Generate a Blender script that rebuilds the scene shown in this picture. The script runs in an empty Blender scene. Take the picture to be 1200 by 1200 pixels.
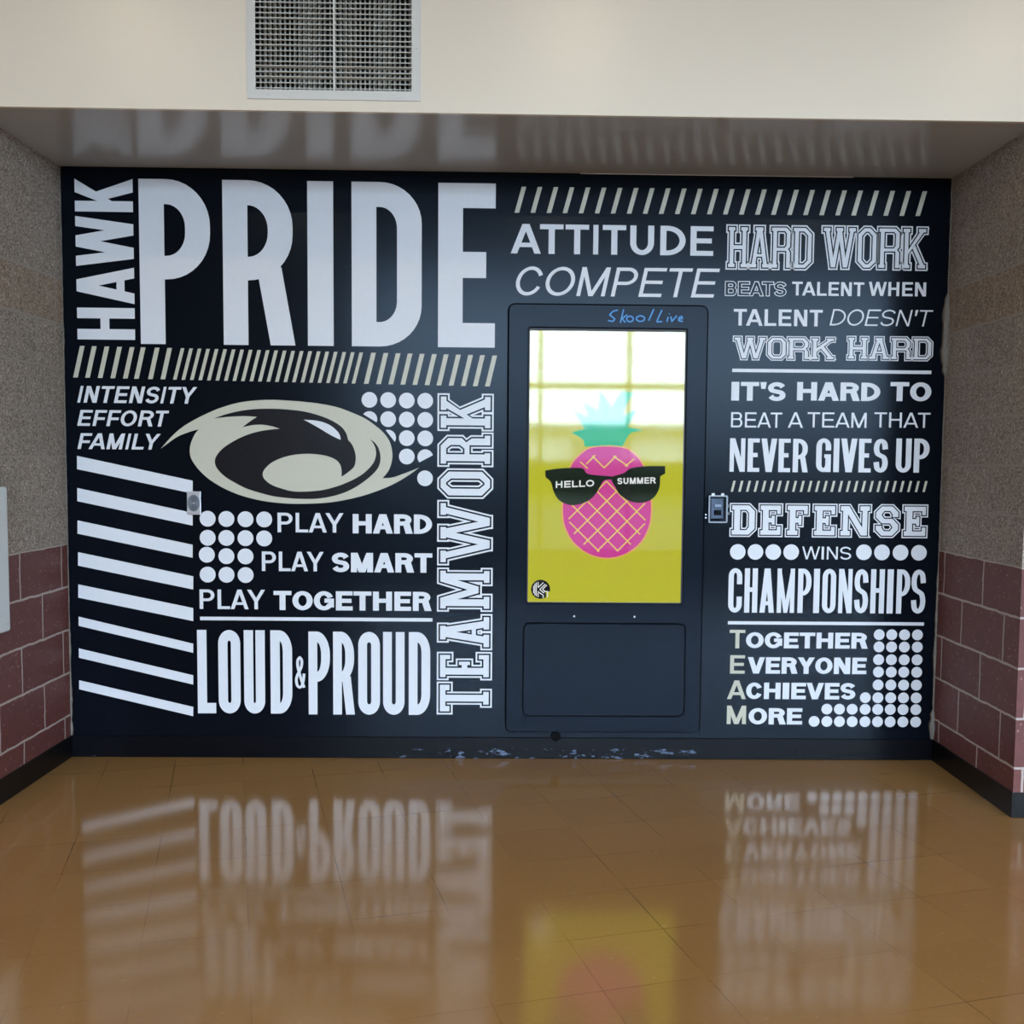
import bpy, bmesh, math, random
from mathutils import Vector, Matrix, Euler
from mathutils.geometry import delaunay_2d_cdt

random.seed(7)
SC = bpy.context.scene
COL = SC.collection
PI = math.pi

# ------------------------------------------------------------------ camera
F_PX, PPX, PPY = 1221.023, 23.345, 21.534
CAM_LOC = Vector((2.094, -4.9133, 1.4275))
CAM_ROT = Euler((PI / 2 - 0.0674, -0.009, -0.017), 'XYZ')
cam_d = bpy.data.cameras.new('camera')
cam = bpy.data.objects.new('camera', cam_d)
COL.objects.link(cam)
cam.location, cam.rotation_euler = CAM_LOC, CAM_ROT
cam_d.sensor_width = 36.0
cam_d.lens = F_PX * 36.0 / 1200.0
cam_d.shift_x, cam_d.shift_y = -PPX / 1200.0, PPY / 1200.0
cam_d.clip_start = 0.05
SC.camera = cam

# ------------------------------------------------------------------ world, light, exposure
SC.view_settings.view_transform = 'Standard'
SC.view_settings.look = 'None'
SC.view_settings.exposure = -0.06
SC.view_settings.gamma = 1.0
SC.view_settings.use_curve_mapping = False
SC.cycles.use_denoising = True
SC.cycles.max_bounces = 10
SC.cycles.diffuse_bounces = 6
SC.cycles.transparent_max_bounces = 16
SC.cycles.sample_clamp_indirect = 10.0

SKY_STRENGTH = 21.0
wd = bpy.data.worlds.new('daylight')
SC.world = wd
wd.use_nodes = True
nt = wd.node_tree
nt.nodes.clear()
out = nt.nodes.new('ShaderNodeOutputWorld')
bg = nt.nodes.new('ShaderNodeBackground')
# bright, thinly overcast sky: blue overhead, whiter towards the horizon
geo = nt.nodes.new('ShaderNodeTexCoord')
sep = nt.nodes.new('ShaderNodeSeparateXYZ')
ramp = nt.nodes.new('ShaderNodeValToRGB')
ramp.color_ramp.elements[0].position = 0.0
ramp.color_ramp.elements[0].color = (0.63, 0.81, 1.0, 1)
ramp.color_ramp.elements[1].position = 0.8
ramp.color_ramp.elements[1].color = (0.50, 0.68, 1.0, 1)
nt.links.new(geo.outputs['Generated'], sep.inputs[0])
nt.links.new(sep.outputs['Z'], ramp.inputs[0])
nt.links.new(ramp.outputs[0], bg.inputs[0])
bg.inputs[1].default_value = SKY_STRENGTH
nt.links.new(bg.outputs[0], out.inputs[0])

# lobby extents (metres; alcove back wall is the plane y = 0, floor z = 0)
W, H, DEP = 4.122, 2.752, 0.813
LX0, LX1, LY, LZ = -5.0, 10.5, -11.0, 4.4
WX0, WX1, WZ1 = -0.215, 9.235, 4.25       # glazed front of the lobby, behind the camera

pl = bpy.data.lights.new('daylight_portal', 'AREA')
pl.shape, pl.size, pl.size_y = 'RECTANGLE', WX1 - WX0, WZ1
pl.cycles.is_portal = True
po = bpy.data.objects.new('daylight_portal', pl)
COL.objects.link(po)
po.location = ((WX0 + WX1) / 2, LY - 0.12, WZ1 / 2)
po.rotation_euler = (PI / 2, 0, 0)

LAMP_STRENGTH = 165.0

# ------------------------------------------------------------------ materials
def srgb(r, g, b):
    f = lambda c: c / 12.92 if c <= 0.04045 else ((c + 0.055) / 1.055) ** 2.4
    return (f(r / 255), f(g / 255), f(b / 255), 1)


def mat(name, col, rough=0.5, metal=0.0, spec=0.5, emit=None, estr=0.0, coat=0.0, coat_rough=0.05):
    m = bpy.data.materials.new(name)
    m.use_nodes = True
    b = m.node_tree.nodes['Principled BSDF']
    b.inputs['Base Color'].default_value = col
    b.inputs['Roughness'].default_value = rough
    b.inputs['Metallic'].default_value = metal
    b.inputs['Specular IOR Level'].default_value = spec
    b.inputs['Coat Weight'].default_value = coat
    b.inputs['Coat Roughness'].default_value = coat_rough
    if emit:
        b.inputs['Emission Color'].default_value = emit
        b.inputs['Emission Strength'].default_value = estr
    return m


def nodes(m):
    return m.node_tree.nodes, m.node_tree.links, m.node_tree.nodes['Principled BSDF']


def add_noise(m, scale, amount, bump=0.0, bscale=None, detail=4.0, bdist=0.002):
    """gentle procedural mottling of the base colour, and a fine bump"""
    N, L, b = nodes(m)
    tc = N.new('ShaderNodeTexCoord')
    if amount:
        n = N.new('ShaderNodeTexNoise')
        n.inputs['Scale'].default_value = scale
        n.inputs['Detail'].default_value = detail
        L.new(tc.outputs['Object'], n.inputs['Vector'])
        mx = N.new('ShaderNodeMix')
        mx.data_type = 'RGBA'
        c = b.inputs['Base Color'].default_value
        mx.inputs['A'].default_value = [min(1, v * (1 - amount)) for v in c[:3]] + [1]
        mx.inputs['B'].default_value = [min(1, v * (1 + amount)) for v in c[:3]] + [1]
        L.new(n.outputs['Fac'], mx.inputs['Factor'])
        L.new(mx.outputs['Result'], b.inputs['Base Color'])
    if bump:
        n2 = N.new('ShaderNodeTexNoise')
        n2.inputs['Scale'].default_value = bscale or scale
        n2.inputs['Detail'].default_value = 3
        L.new(tc.outputs['Object'], n2.inputs['Vector'])
        bp = N.new('ShaderNodeBump')
        bp.inputs['Strength'].default_value = bump
        bp.inputs['Distance'].default_value = bdist
        L.new(n2.outputs['Fac'], bp.inputs['Height'])
        L.new(bp.outputs['Normal'], b.inputs['Normal'])
    return m


M = {}
M['black_paint'] = add_noise(mat('black_wall_paint', srgb(9, 13, 21), 0.19, spec=0.13), 3.0, 0.25, 0.03, 160)
M['white_vinyl'] = add_noise(mat('white_vinyl', (0.74, 0.745, 0.77, 1), 0.42), 40, 0.03)
M['gold_vinyl'] = add_noise(mat('gold_vinyl', srgb(198, 193, 172), 0.42), 40, 0.03)
M['hawk_black'] = add_noise(mat('dark_emblem_vinyl', srgb(30, 28, 31), 0.24, spec=0.10), 60, 0.2, 0.20, 260)
M['cream'] = add_noise(mat('cream_wall_paint', srgb(238, 226, 207), 0.27), 1.5, 0.02, 0.08, 220)
M['soffit'] = add_noise(mat('soffit_paint', srgb(188, 187, 182), 0.22), 1.5, 0.02, 0.05, 60)
M['ceiling'] = mat('ceiling_paint', srgb(232, 230, 224), 0.8)
M['rubber'] = add_noise(mat('black_rubber', srgb(9, 9, 11), 0.34, spec=0.28), 20, 0.15)
M['kiosk'] = add_noise(mat('charcoal_steel', srgb(11, 16, 27), 0.22, spec=0.095), 50, 0.06, 0.02, 400)
for k_ in ('black_paint', 'kiosk'):      # reflections tinted blue to stand in for bluish daylight sheen
    M[k_].node_tree.nodes['Principled BSDF'].inputs['Specular Tint'].default_value = (0.72, 0.86, 1.0, 1)
M['kiosk_gap_shade'] = mat('painted_gap_shade', srgb(4, 4, 6), 0.6, spec=0.02)  # near-black colour stands in for the shade inside the kiosk seams
M['bezel_grey'] = mat('bezel_grey', srgb(74, 74, 80), 0.4, spec=0.15)
M['bezel'] = mat('bezel_black', srgb(10, 10, 12), 0.35, spec=0.1)
M['chrome'] = mat('bright_steel', (0.62, 0.62, 0.64, 1), 0.28, 1.0)
M['steel'] = add_noise(mat('brushed_steel', (0.66, 0.66, 0.68, 1), 0.32, 1.0), 80, 0.06)
M['grey_plastic'] = mat('grey_plastic', srgb(92, 96, 104), 0.4)
M['dark'] = mat('slot_black', srgb(12, 12, 12), 0.6)
M['white_plastic'] = mat('white_plastic', srgb(226, 230, 230), 0.35)
M['vent_paint'] = mat('vent_white_paint', srgb(218, 216, 210), 0.4)
M['vent_blade'] = mat('vent_blade_paint', srgb(196, 194, 186), 0.45)
M['duct'] = mat('duct_black', srgb(26, 25, 24), 0.8)
M['mortar_chip'] = add_noise(mat('chipped_mortar', srgb(124, 117, 108), 0.9), 90, 0.4, 0.8, 120)
M['aluminium'] = mat('window_aluminium', srgb(150, 148, 142), 0.4, 0.3)
M['concrete'] = add_noise(mat('pavement', srgb(60, 60, 60), 0.9, spec=0.05), 0.6, 0.1)
M['far_wall'] = mat('far_wall', srgb(236, 235, 232), 0.8)
M['far_dark'] = mat('far_dark', srgb(120, 128, 136), 0.5)
M['grass'] = add_noise(mat('lawn', srgb(50, 60, 36), 0.95, spec=0.05), 2.0, 0.3)
M['added_hedge'] = add_noise(mat('added_hedge_leaves', srgb(40, 52, 30), 0.95, spec=0.1), 8.0, 0.4)
M['lamp'] = mat('lamp_diffuser', (1, 1, 1, 1), 0.5, emit=(1.0, 0.85, 0.60, 1), estr=LAMP_STRENGTH)
M['sign_blue'] = mat('sign_blue', srgb(62, 152, 206), 0.4)
M['sign_navy'] = mat('sign_navy', srgb(14, 44, 104), 0.4, spec=0.1)


def screen_mat(name, r, g, b, k=1.0):
    return mat(name, (0.0, 0.0, 0.0, 1), 0.5, spec=0.0, emit=srgb(r, g, b), estr=k)


M['scr_yellow'] = screen_mat('screen_yellow', 190, 190, 44)
M['scr_pink'] = screen_mat('screen_pink', 206, 62, 150)
M['scr_peach'] = screen_mat('screen_peach', 228, 168, 96)
M['scr_line'] = screen_mat('screen_line', 232, 204, 100)
M['scr_green'] = screen_mat('screen_green', 20, 184, 124)
M['scr_black'] = screen_mat('screen_black', 16, 16, 16)
M['scr_white'] = screen_mat('screen_white', 235, 238, 240)


def clear_glass(name, boost=1.0, tint=(1, 1, 1, 1), rough=0.0):
    m = bpy.data.materials.new(name)
    m.use_nodes = True
    N, L = m.node_tree.nodes, m.node_tree.links
    N.clear()
    o = N.new('ShaderNodeOutputMaterial')
    mx = N.new('ShaderNodeMixShader')
    t = N.new('ShaderNodeBsdfTransparent')
    t.inputs[0].default_value = tint
    g = N.new('ShaderNodeBsdfGlossy')
    g.inputs['Roughness'].default_value = rough
    fr = N.new('ShaderNodeFresnel')
    fr.inputs[0].default_value = 1.5
    mu = N.new('ShaderNodeMath')
    mu.operation = 'MULTIPLY'
    mu.use_clamp = True
    mu.inputs[1].default_value = boost
    L.new(fr.outputs[0], mu.inputs[0])
    L.new(mu.outputs[0], mx.inputs[0])
    L.new(t.outputs[0], mx.inputs[1])
    L.new(g.outputs[0], mx.inputs[2])
    L.new(mx.outputs[0], o.inputs[0])
    return m


M['screen_glass'] = clear_glass('screen_glass', 0.95, rough=0.04)
M['pane'] = clear_glass('window_glass', 0.8)
M['clear_plastic'] = clear_glass('clear_plastic', 0.35, (0.80, 0.83, 0.88, 1))
M['guard_rim'] = mat('guard_rim', srgb(150, 158, 172), 0.3)
M['plate_dull'] = mat('dull_steel', srgb(120, 124, 130), 0.5, 0.6)
M['lock_dark'] = mat('lock_dark', srgb(8, 9, 12), 0.5, spec=0.05)


def math_node(N, L, op, a, b=None, c=None):
    n = N.new('ShaderNodeMath')
    n.operation = op
    for i, v in enumerate((a, b, c)):
        if v is None:
            continue
        if isinstance(v, (int, float)):
            n.inputs[i].default_value = v
        else:
            L.new(v, n.inputs[i])
    return n.outputs[0]


def mixc(N, L, f, a, b, mode='MIX'):
    n = N.new('ShaderNodeMix')
    n.data_type = 'RGBA'
    n.blend_type = mode
    n.clamp_factor = True
    for k, v in (('Factor', f), ('A', a), ('B', b)):
        if isinstance(v, (int, float, tuple, list)):
            n.inputs[k].default_value = v
        else:
            L.new(v, n.inputs[k])
    return n.outputs['Result']


def block_material():
    """ground-face concrete blocks: five maroon courses, speckled tan above, one browner course"""
    m = mat('concrete_blocks', (0.3, 0.25, 0.2, 1), 0.7)
    N, L, b = nodes(m)
    g = N.new('ShaderNodeNewGeometry')
    sp = N.new('ShaderNodeSeparateXYZ')
    L.new(g.outputs['Position'], sp.inputs[0])
    sn = N.new('ShaderNodeSeparateXYZ')
    L.new(g.outputs['True Normal'], sn.inputs[0])
    isx = math_node(N, L, 'GREATER_THAN', math_node(N, L, 'ABSOLUTE', sn.outputs['X']), 0.5)
    u = math_node(N, L, 'ADD',
                  math_node(N, L, 'MULTIPLY', isx, math_node(N, L, 'ADD', sp.outputs['Y'], 20 * 0.4064 - 0.1332)),
                  math_node(N, L, 'MULTIPLY', math_node(N, L, 'SUBTRACT', 1.0, isx),
                            math_node(N, L, 'ADD', sp.outputs['X'], 20 * 0.4064 + 0.11)))
    z = sp.outputs['Z']
    cv = N.new('ShaderNodeCombineXYZ')
    # slightly wobbly joints
    wob = N.new('ShaderNodeTexNoise')
    wob.inputs['Scale'].default_value = 14
    L.new(g.outputs['Position'], wob.inputs['Vector'])
    w2 = math_node(N, L, 'MULTIPLY', math_node(N, L, 'SUBTRACT', wob.outputs['Fac'], 0.5), 0.012)
    L.new(math_node(N, L, 'ADD', u, w2), cv.inputs[0])
    L.new(math_node(N, L, 'ADD', z, w2), cv.inputs[1])
    br = N.new('ShaderNodeTexBrick')
    br.offset, br.offset_frequency = 0.5, 2
    br.inputs['Scale'].default_value = 1.0
    br.inputs['Mortar Size'].default_value = 0.0058
    br.inputs['Mortar Smooth'].default_value = 0.25
    br.inputs['Bias'].default_value = 0.0
    br.inputs['Brick Width'].default_value = 0.4064
    br.inputs['Row Height'].default_value = 0.2032
    br.inputs['Color1'].default_value = (0.92, 0.92, 0.92, 1)
    br.inputs['Color2'].default_value = (1.08, 1.06, 1.04, 1)
    L.new(cv.outputs[0], br.inputs['Vector'])
    # aggregate speckle
    vo = N.new('ShaderNodeTexVoronoi')
    vo.inputs['Scale'].default_value = 150
    L.new(g.outputs['Position'], vo.inputs['Vector'])
    no = N.new('ShaderNodeTexNoise')
    no.inputs['Scale'].default_value = 110
    no.inputs['Detail'].default_value = 2
    L.new(g.outputs['Position'], no.inputs['Vector'])
    vs = N.new('ShaderNodeSeparateColor')
    L.new(vo.outputs['Color'], vs.inputs[0])
    sr = N.new('ShaderNodeValToRGB')
    e = sr.color_ramp.elements
    e[0].position, e[0].color = 0.0, srgb(78, 70, 66)
    e[1].position, e[1].color = 1.0, srgb(232, 222, 210)
    x = e.new(0.45); x.color = srgb(150, 138, 126)
    x = e.new(0.72); x.color = srgb(172, 160, 148)
    L.new(math_node(N, L, 'ADD', math_node(N, L, 'MULTIPLY', vs.outputs[0], 0.62),
                    math_node(N, L, 'MULTIPLY', no.outputs['Fac'], 0.38)), sr.inputs[0])
    tan = sr.outputs[0]
    band = math_node(N, L, 'MULTIPLY', math_node(N, L, 'GREATER_THAN', z, 2.032), math_node(N, L, 'LESS_THAN', z, 2.2352))
    tan = mixc(N, L, math_node(N, L, 'MULTIPLY', band, 0.45), tan, (1.0, 0.80, 0.58, 1), 'MULTIPLY')
    mn = N.new('ShaderNodeTexNoise')
    mn.inputs['Scale'].default_value = 30
    mn.inputs['Detail'].default_value = 6
    L.new(g.outputs['Position'], mn.inputs['Vector'])
    maroon = mixc(N, L, mn.outputs['Fac'], srgb(94, 49, 46), srgb(121, 72, 67))
    # sparse pale pits in the maroon glaze
    pit = math_node(N, L, 'GREATER_THAN', vs.outputs[1], 0.985)
    maroon = mixc(N, L, math_node(N, L, 'MULTIPLY', pit, 0.6), maroon, srgb(170, 150, 140))
    low = math_node(N, L, 'LESS_THAN', z, 1.016)
    body = mixc(N, L, low, tan, maroon)
    body = mixc(N, L, 0.8, body, br.outputs['Color'], 'MULTIPLY')
    mort = mixc(N, L, low, srgb(160, 150, 140), srgb(184, 168, 160))
    col = mixc(N, L, br.outputs['Fac'], body, mort)
    L.new(col, b.inputs['Base Color'])
    L.new(math_node(N, L, 'SUBTRACT', 0.75, math_node(N, L, 'MULTIPLY', low, 0.22)), b.inputs['Roughness'])
    bp = N.new('ShaderNodeBump')
    bp.inputs['Strength'].default_value = 0.5
    bp.inputs['Distance'].default_value = 0.004
    hgt = math_node(N, L, 'SUBTRACT', math_node(N, L, 'MULTIPLY', no.outputs['Fac'], 0.5), math_node(N, L, 'MULTIPLY', br.outputs['Fac'], 1.0))
    L.new(hgt, bp.inputs['Height'])
    L.new(bp.outputs['Normal'], b.inputs['Normal'])
    return m


M['block'] = block_material()


def floor_material():
    """waxed vinyl tiles, 12 inch, laid about 15 degrees off the wall"""
    m = mat('waxed_vinyl_tile', srgb(168, 124, 74), 0.17, spec=0.9)
    N, L, b = nodes(m)
    g = N.new('ShaderNodeNewGeometry')
    sp = N.new('ShaderNodeSeparateXYZ')
    L.new(g.outputs['Position'], sp.inputs[0])
    a = math.radians(15)
    lin = lambda cx, cy, off: math_node(N, L, 'ADD', math_node(N, L, 'ADD', math_node(N, L, 'MULTIPLY', sp.outputs['X'], cx),
                                        math_node(N, L, 'MULTIPLY', sp.outputs['Y'], cy)), off)
    T = 0.3048
    u = lin(math.cos(a) / T, math.sin(a) / T, 200 - 1.697 / T)
    v = lin(-math.sin(a) / T, math.cos(a) / T, 200 + 2.423 / T)
    def joint(w):
        f = math_node(N, L, 'FRACT', w)
        d = math_node(N, L, 'MINIMUM', f, math_node(N, L, 'SUBTRACT', 1.0, f))
        return math_node(N, L, 'LESS_THAN', d, 0.0045)
    j = math_node(N, L, 'MAXIMUM', joint(u), joint(v))
    cell = N.new('ShaderNodeCombineXYZ')
    L.new(math_node(N, L, 'FLOOR', u), cell.inputs[0])
    L.new(math_node(N, L, 'FLOOR', v), cell.inputs[1])
    wn = N.new('ShaderNodeTexWhiteNoise')
    L.new(cell.outputs[0], wn.inputs['Vector'])
    n1 = N.new('ShaderNodeTexNoise')
    n1.inputs['Scale'].default_value = 1.1
    n1.inputs['Detail'].default_value = 2
    L.new(g.outputs['Position'], n1.inputs['Vector'])
    n2 = N.new('ShaderNodeTexNoise')
    n2.inputs['Scale'].default_value = 60
    n2.inputs['Detail'].default_value = 5
    L.new(g.outputs['Position'], n2.inputs['Vector'])
    c = mixc(N, L, n1.outputs['Fac'], srgb(156, 113, 60), srgb(170, 126, 70))
    c = mixc(N, L, math_node(N, L, 'MULTIPLY', n2.outputs['Fac'], 0.35), c, srgb(184, 148, 104))
    c = mixc(N, L, math_node(N, L, 'MULTIPLY', wn.outputs['Value'], 0.16), c, srgb(134, 94, 52))
    sc = N.new('ShaderNodeTexNoise')
    sc.inputs['Scale'].default_value = 38
    sc.inputs['Detail'].default_value = 1
    L.new(g.outputs['Position'], sc.inputs['Vector'])
    c = mixc(N, L, math_node(N, L, 'MULTIPLY', math_node(N, L, 'GREATER_THAN', sc.outputs['Fac'], 0.76), 0.22), c, srgb(205, 180, 140))
    jn = N.new('ShaderNodeTexNoise')
    jn.inputs['Scale'].default_value = 2.2
    jn.inputs['Detail'].default_value = 3
    L.new(g.outputs['Position'], jn.inputs['Vector'])
    jr = N.new('ShaderNodeMapRange')
    jr.inputs['From Min'].default_value = 0.42
    jr.inputs['From Max'].default_value = 0.68
    L.new(jn.outputs['Fac'], jr.inputs['Value'])
    c = mixc(N, L, math_node(N, L, 'MULTIPLY', j, math_node(N, L, 'MULTIPLY', jr.outputs[0], 0.9)), c, srgb(70, 46, 24))
    L.new(c, b.inputs['Base Color'])
    r = math_node(N, L, 'ADD', 0.085, math_node(N, L, 'MULTIPLY', n1.outputs['Fac'], 0.05))
    L.new(r, b.inputs['Roughness'])
    n3 = N.new('ShaderNodeTexNoise')
    n3.inputs['Scale'].default_value = 9
    n3.inputs['Detail'].default_value = 2
    L.new(g.outputs['Position'], n3.inputs['Vector'])
    bp = N.new('ShaderNodeBump')
    bp.inputs['Strength'].default_value = 0.03
    bp.inputs['Distance'].default_value = 0.004
    L.new(n3.outputs['Fac'], bp.inputs['Height'])
    L.new(bp.outputs['Normal'], b.inputs['Normal'])
    return m


M['floor'] = floor_material()


def scuffed_base_material():
    m = mat('scuffed_black_base', srgb(14, 15, 20), 0.25, spec=0.08)
    N, L, b = nodes(m)
    g = N.new('ShaderNodeNewGeometry')
    mp = N.new('ShaderNodeMapping')
    mp.inputs['Scale'].default_value = (9, 9, 26)
    L.new(g.outputs['Position'], mp.inputs[0])
    n = N.new('ShaderNodeTexNoise')
    n.inputs['Scale'].default_value = 1.6
    n.inputs['Detail'].default_value = 7
    n.inputs['Roughness'].default_value = 0.65
    L.new(mp.outputs[0], n.inputs['Vector'])
    sp = N.new('ShaderNodeSeparateXYZ')
    L.new(g.outputs['Position'], sp.inputs[0])
    # worn patches sit where feet and mops reach: the lower half, mostly below the kiosk
    low = math_node(N, L, 'LESS_THAN', sp.outputs['Z'], 0.05)
    mid = N.new('ShaderNodeMapRange')
    mid.inputs['From Min'].default_value = 0.9
    mid.inputs['From Max'].default_value = 1.9
    mid.inputs['To Min'].default_value = 0.70
    mid.inputs['To Max'].default_value = 0.57
    L.new(sp.outputs['X'], mid.inputs['Value'])
    mid2 = math_node(N, L, 'ADD', mid.outputs[0], math_node(N, L, 'MULTIPLY', math_node(N, L, 'GREATER_THAN', sp.outputs['X'], 2.98), 0.14))
    s = math_node(N, L, 'MULTIPLY', math_node(N, L, 'GREATER_THAN', n.outputs['Fac'], mid2), low)
    L.new(mixc(N, L, math_node(N, L, 'MULTIPLY', s, 0.75), srgb(12, 13, 17), srgb(112, 126, 150)), b.inputs['Base Color'])
    return m


M['scuffed'] = scuffed_base_material()

# ------------------------------------------------------------------ object helpers
def tag(o, label=None, cat=None, group=None, kind=None):
    for k, v in (('label', label), ('category', cat), ('group', group), ('kind', kind)):
        if v:
            o[k] = v
    return o


def thing(name, label, cat, loc=(0, 0, 0), group=None):
    o = bpy.data.objects.new(name, None)
    o.empty_display_size = 0.05
    COL.objects.link(o)
    o.location = loc
    return tag(o, label, cat, group)


def link(name, bm, material, parent=None, smooth=False, label=None):
    me = bpy.data.meshes.new(name)
    bmesh.ops.recalc_face_normals(bm, faces=bm.faces)
    bm.to_mesh(me)
    bm.free()
    me.materials.append(material)
    if smooth:
        for p in me.polygons:
            p.use_smooth = True
    o = bpy.data.objects.new(name, me)
    COL.objects.link(o)
    if parent:
        o.parent = parent
        # parents are never rotated or scaled: keep world-space mesh coordinates
        acc = Vector((0, 0, 0))
        p = parent
        while p:
            acc += p.location
            p = p.parent
        o.location = -acc
    if label:
        o['label'] = label
    return o


def add_box(bm, x0, y0, z0, x1, y1, z1, bevel=0.0, seg=2):
    r = bmesh.ops.create_cube(bm, size=1.0)
    vs = r['verts']
    for v in vs:
        v.co = Vector(((x0 + x1) / 2 + v.co.x * (x1 - x0), (y0 + y1) / 2 + v.co.y * (y1 - y0), (z0 + z1) / 2 + v.co.z * (z1 - z0)))
    if bevel:
        es = list({e for v in vs for e in v.link_edges})
        bmesh.ops.bevel(bm, geom=es, offset=bevel, segments=seg, affect='EDGES', profile=0.5)


def box(name, material, c, parent=None, bevel=0.0, **k):
    bm = bmesh.new()
    add_box(bm, *c, bevel=bevel)
    return link(name, bm, material, parent, **k)


def struct(o):
    o['kind'] = 'structure'
    return o


def add_cyl(bm, p, axis, r, h, n=24, r2=None, bevel=0.0):
    q = Vector((0, 0, 1)).rotation_difference(Vector(axis)).to_matrix().to_4x4()
    mm = Matrix.Translation(Vector(p)) @ q
    res = bmesh.ops.create_cone(bm, cap_ends=True, segments=n, radius1=r, radius2=r if r2 is None else r2, depth=h, matrix=mm)
    return res['verts']


# photo measure -> metres on the back wall plane (x right, z up); used only to read sizes off the photograph
_MR = CAM_ROT.to_matrix()


def meas(px, py, y=0.0):
    d = _MR @ Vector(((px - 600 - PPX) / F_PX, -(py - 600 - PPY) / F_PX, -1))
    t = (y - CAM_LOC.y) / d.y
    p = CAM_LOC + d * t
    return p.x, p.z


# ------------------------------------------------------------------ flat shapes (lettering, decals)
class Shape:
    """a union of flat polygons in millimetres; e grows every stroke by e"""
    def __init__(s, e=0.0):
        s.e, s.p = e, []

    def rect(s, x0, y0, x1, y1):
        e = s.e
        s.p.append([(x0 - e, y0 - e), (x1 + e, y0 - e), (x1 + e, y1 + e), (x0 - e, y1 + e)])

    def cp(s, pts):
        """convex polygon"""
        a = sum(p[0] * q[1] - q[0] * p[1] for p, q in zip(pts, pts[1:] + pts[:1]))
        if a < 0:
            pts = pts[::-1]
        if not s.e:
            s.p.append(list(pts))
            return
        n = len(pts)
        outp = []
        for i in range(n):
            p0, p1, p2 = Vector(pts[i - 1]), Vector(pts[i]), Vector(pts[(i + 1) % n])
            d1, d2 = (p1 - p0).normalized(), (p2 - p1).normalized()
            n1, n2 = Vector((d1.y, -d1.x)), Vector((d2.y, -d2.x))
            mv = (n1 + n2)
            k = mv.length_squared / 2
            mv = mv * (s.e / max(k, 0.25))
            outp.append(tuple(p1 + mv))
        s.p.append(outp)

    def ring(s, x0, y0, x1, y1, sl, sr, sb, st, tl=(0, 0), tr=(0, 0), br=(0, 0), bl=(0, 0), n=10, skip=None, ys=(), octo=False, imin=0.0):
        e = s.e
        X0, Y0, X1, Y1 = x0 - e, y0 - e, x1 + e, y1 + e
        ix0, iy0, ix1, iy1 = x0 + sl + e, y0 + sb + e, x1 - sr - e, y1 - st - e
        if octo:
            n = 1
        O, I = [], []
        def corner(cx, cy, sx, sy, r, ix, iy, swx, swy, a0):
            rx, ry = r
            if rx > 0:
                rx, ry = (rx + e * 0.586, ry + e * 0.586) if octo else (rx + e, ry + e)
            if octo:
                kx, ky = max(rx - 0.586 * swx - 1.17 * e, 0), max(ry - 0.586 * swy - 1.17 * e, 0)
            else:
                kx, ky = max(rx - swx - 2 * e, 0), max(ry - swy - 2 * e, 0)
                if imin and rx > 0:
                    kx = max(kx, imin * (ix1 - ix0)); ky = max(ky, kx * 1.2)
            for i in range(n + 1):
                a = a0 - i / n * PI / 2
                c_, s_ = math.cos(a), math.sin(a)
                O.append((cx - sx * rx + rx * c_, cy - sy * ry + ry * s_))
                I.append((ix - sx * kx + kx * c_, iy - sy * ky + ky * s_))
        # clockwise from the top-left corner
        corner(X0, Y1, -1, 1, tl, ix0, iy1, sl, st, PI)
        corner(X1, Y1, 1, 1, tr, ix1, iy1, sr, st, PI / 2)
        for y in sorted(ys, reverse=True):
            if O[-1][1] > y > Y0 + (br[1] if br else 0):
                O.append((X1, y)); I.append((ix1, min(max(y, iy0), iy1)))
        corner(X1, Y0, 1, -1, br, ix1, iy0, sr, sb, 0)
        corner(X0, Y0, -1, -1, bl, ix0, iy0, sl, sb, -PI / 2)
        m = len(O)
        for i in range(m):
            j = (i + 1) % m
            q = [O[i], O[j], I[j], I[i]]
            c = (sum(p[0] for p in q) / 4, sum(p[1] for p in q) / 4)
            if skip and skip(*c):
                continue
            s.p.append(q)

    def ribbon(s, pts, sv, sh, smooth=True):
        e = s.e
        pts = [Vector(p) for p in pts]
        if smooth:
            pts = catmull(pts, 6)
        if e:
            pts[0] = pts[0] + (pts[0] - pts[1]).normalized() * e
            pts[-1] = pts[-1] + (pts[-1] - pts[-2]).normalized() * e
        Lf, Rt = [], []
        for i, p in enumerate(pts):
            d = (pts[min(i + 1, len(pts) - 1)] - pts[max(i - 1, 0)]).normalized()
            hw = 0.5 * math.sqrt((sv * d.y) ** 2 + (sh * d.x) ** 2) + e
            nrm = Vector((-d.y, d.x))
            Lf.append(tuple(p + nrm * hw)); Rt.append(tuple(p - nrm * hw))
        for i in range(len(pts) - 1):
            s.p.append([Lf[i], Lf[i + 1], Rt[i + 1], Rt[i]])

    def poly(s, pts):
        s.p.append([tuple(p) for p in pts])


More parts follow.
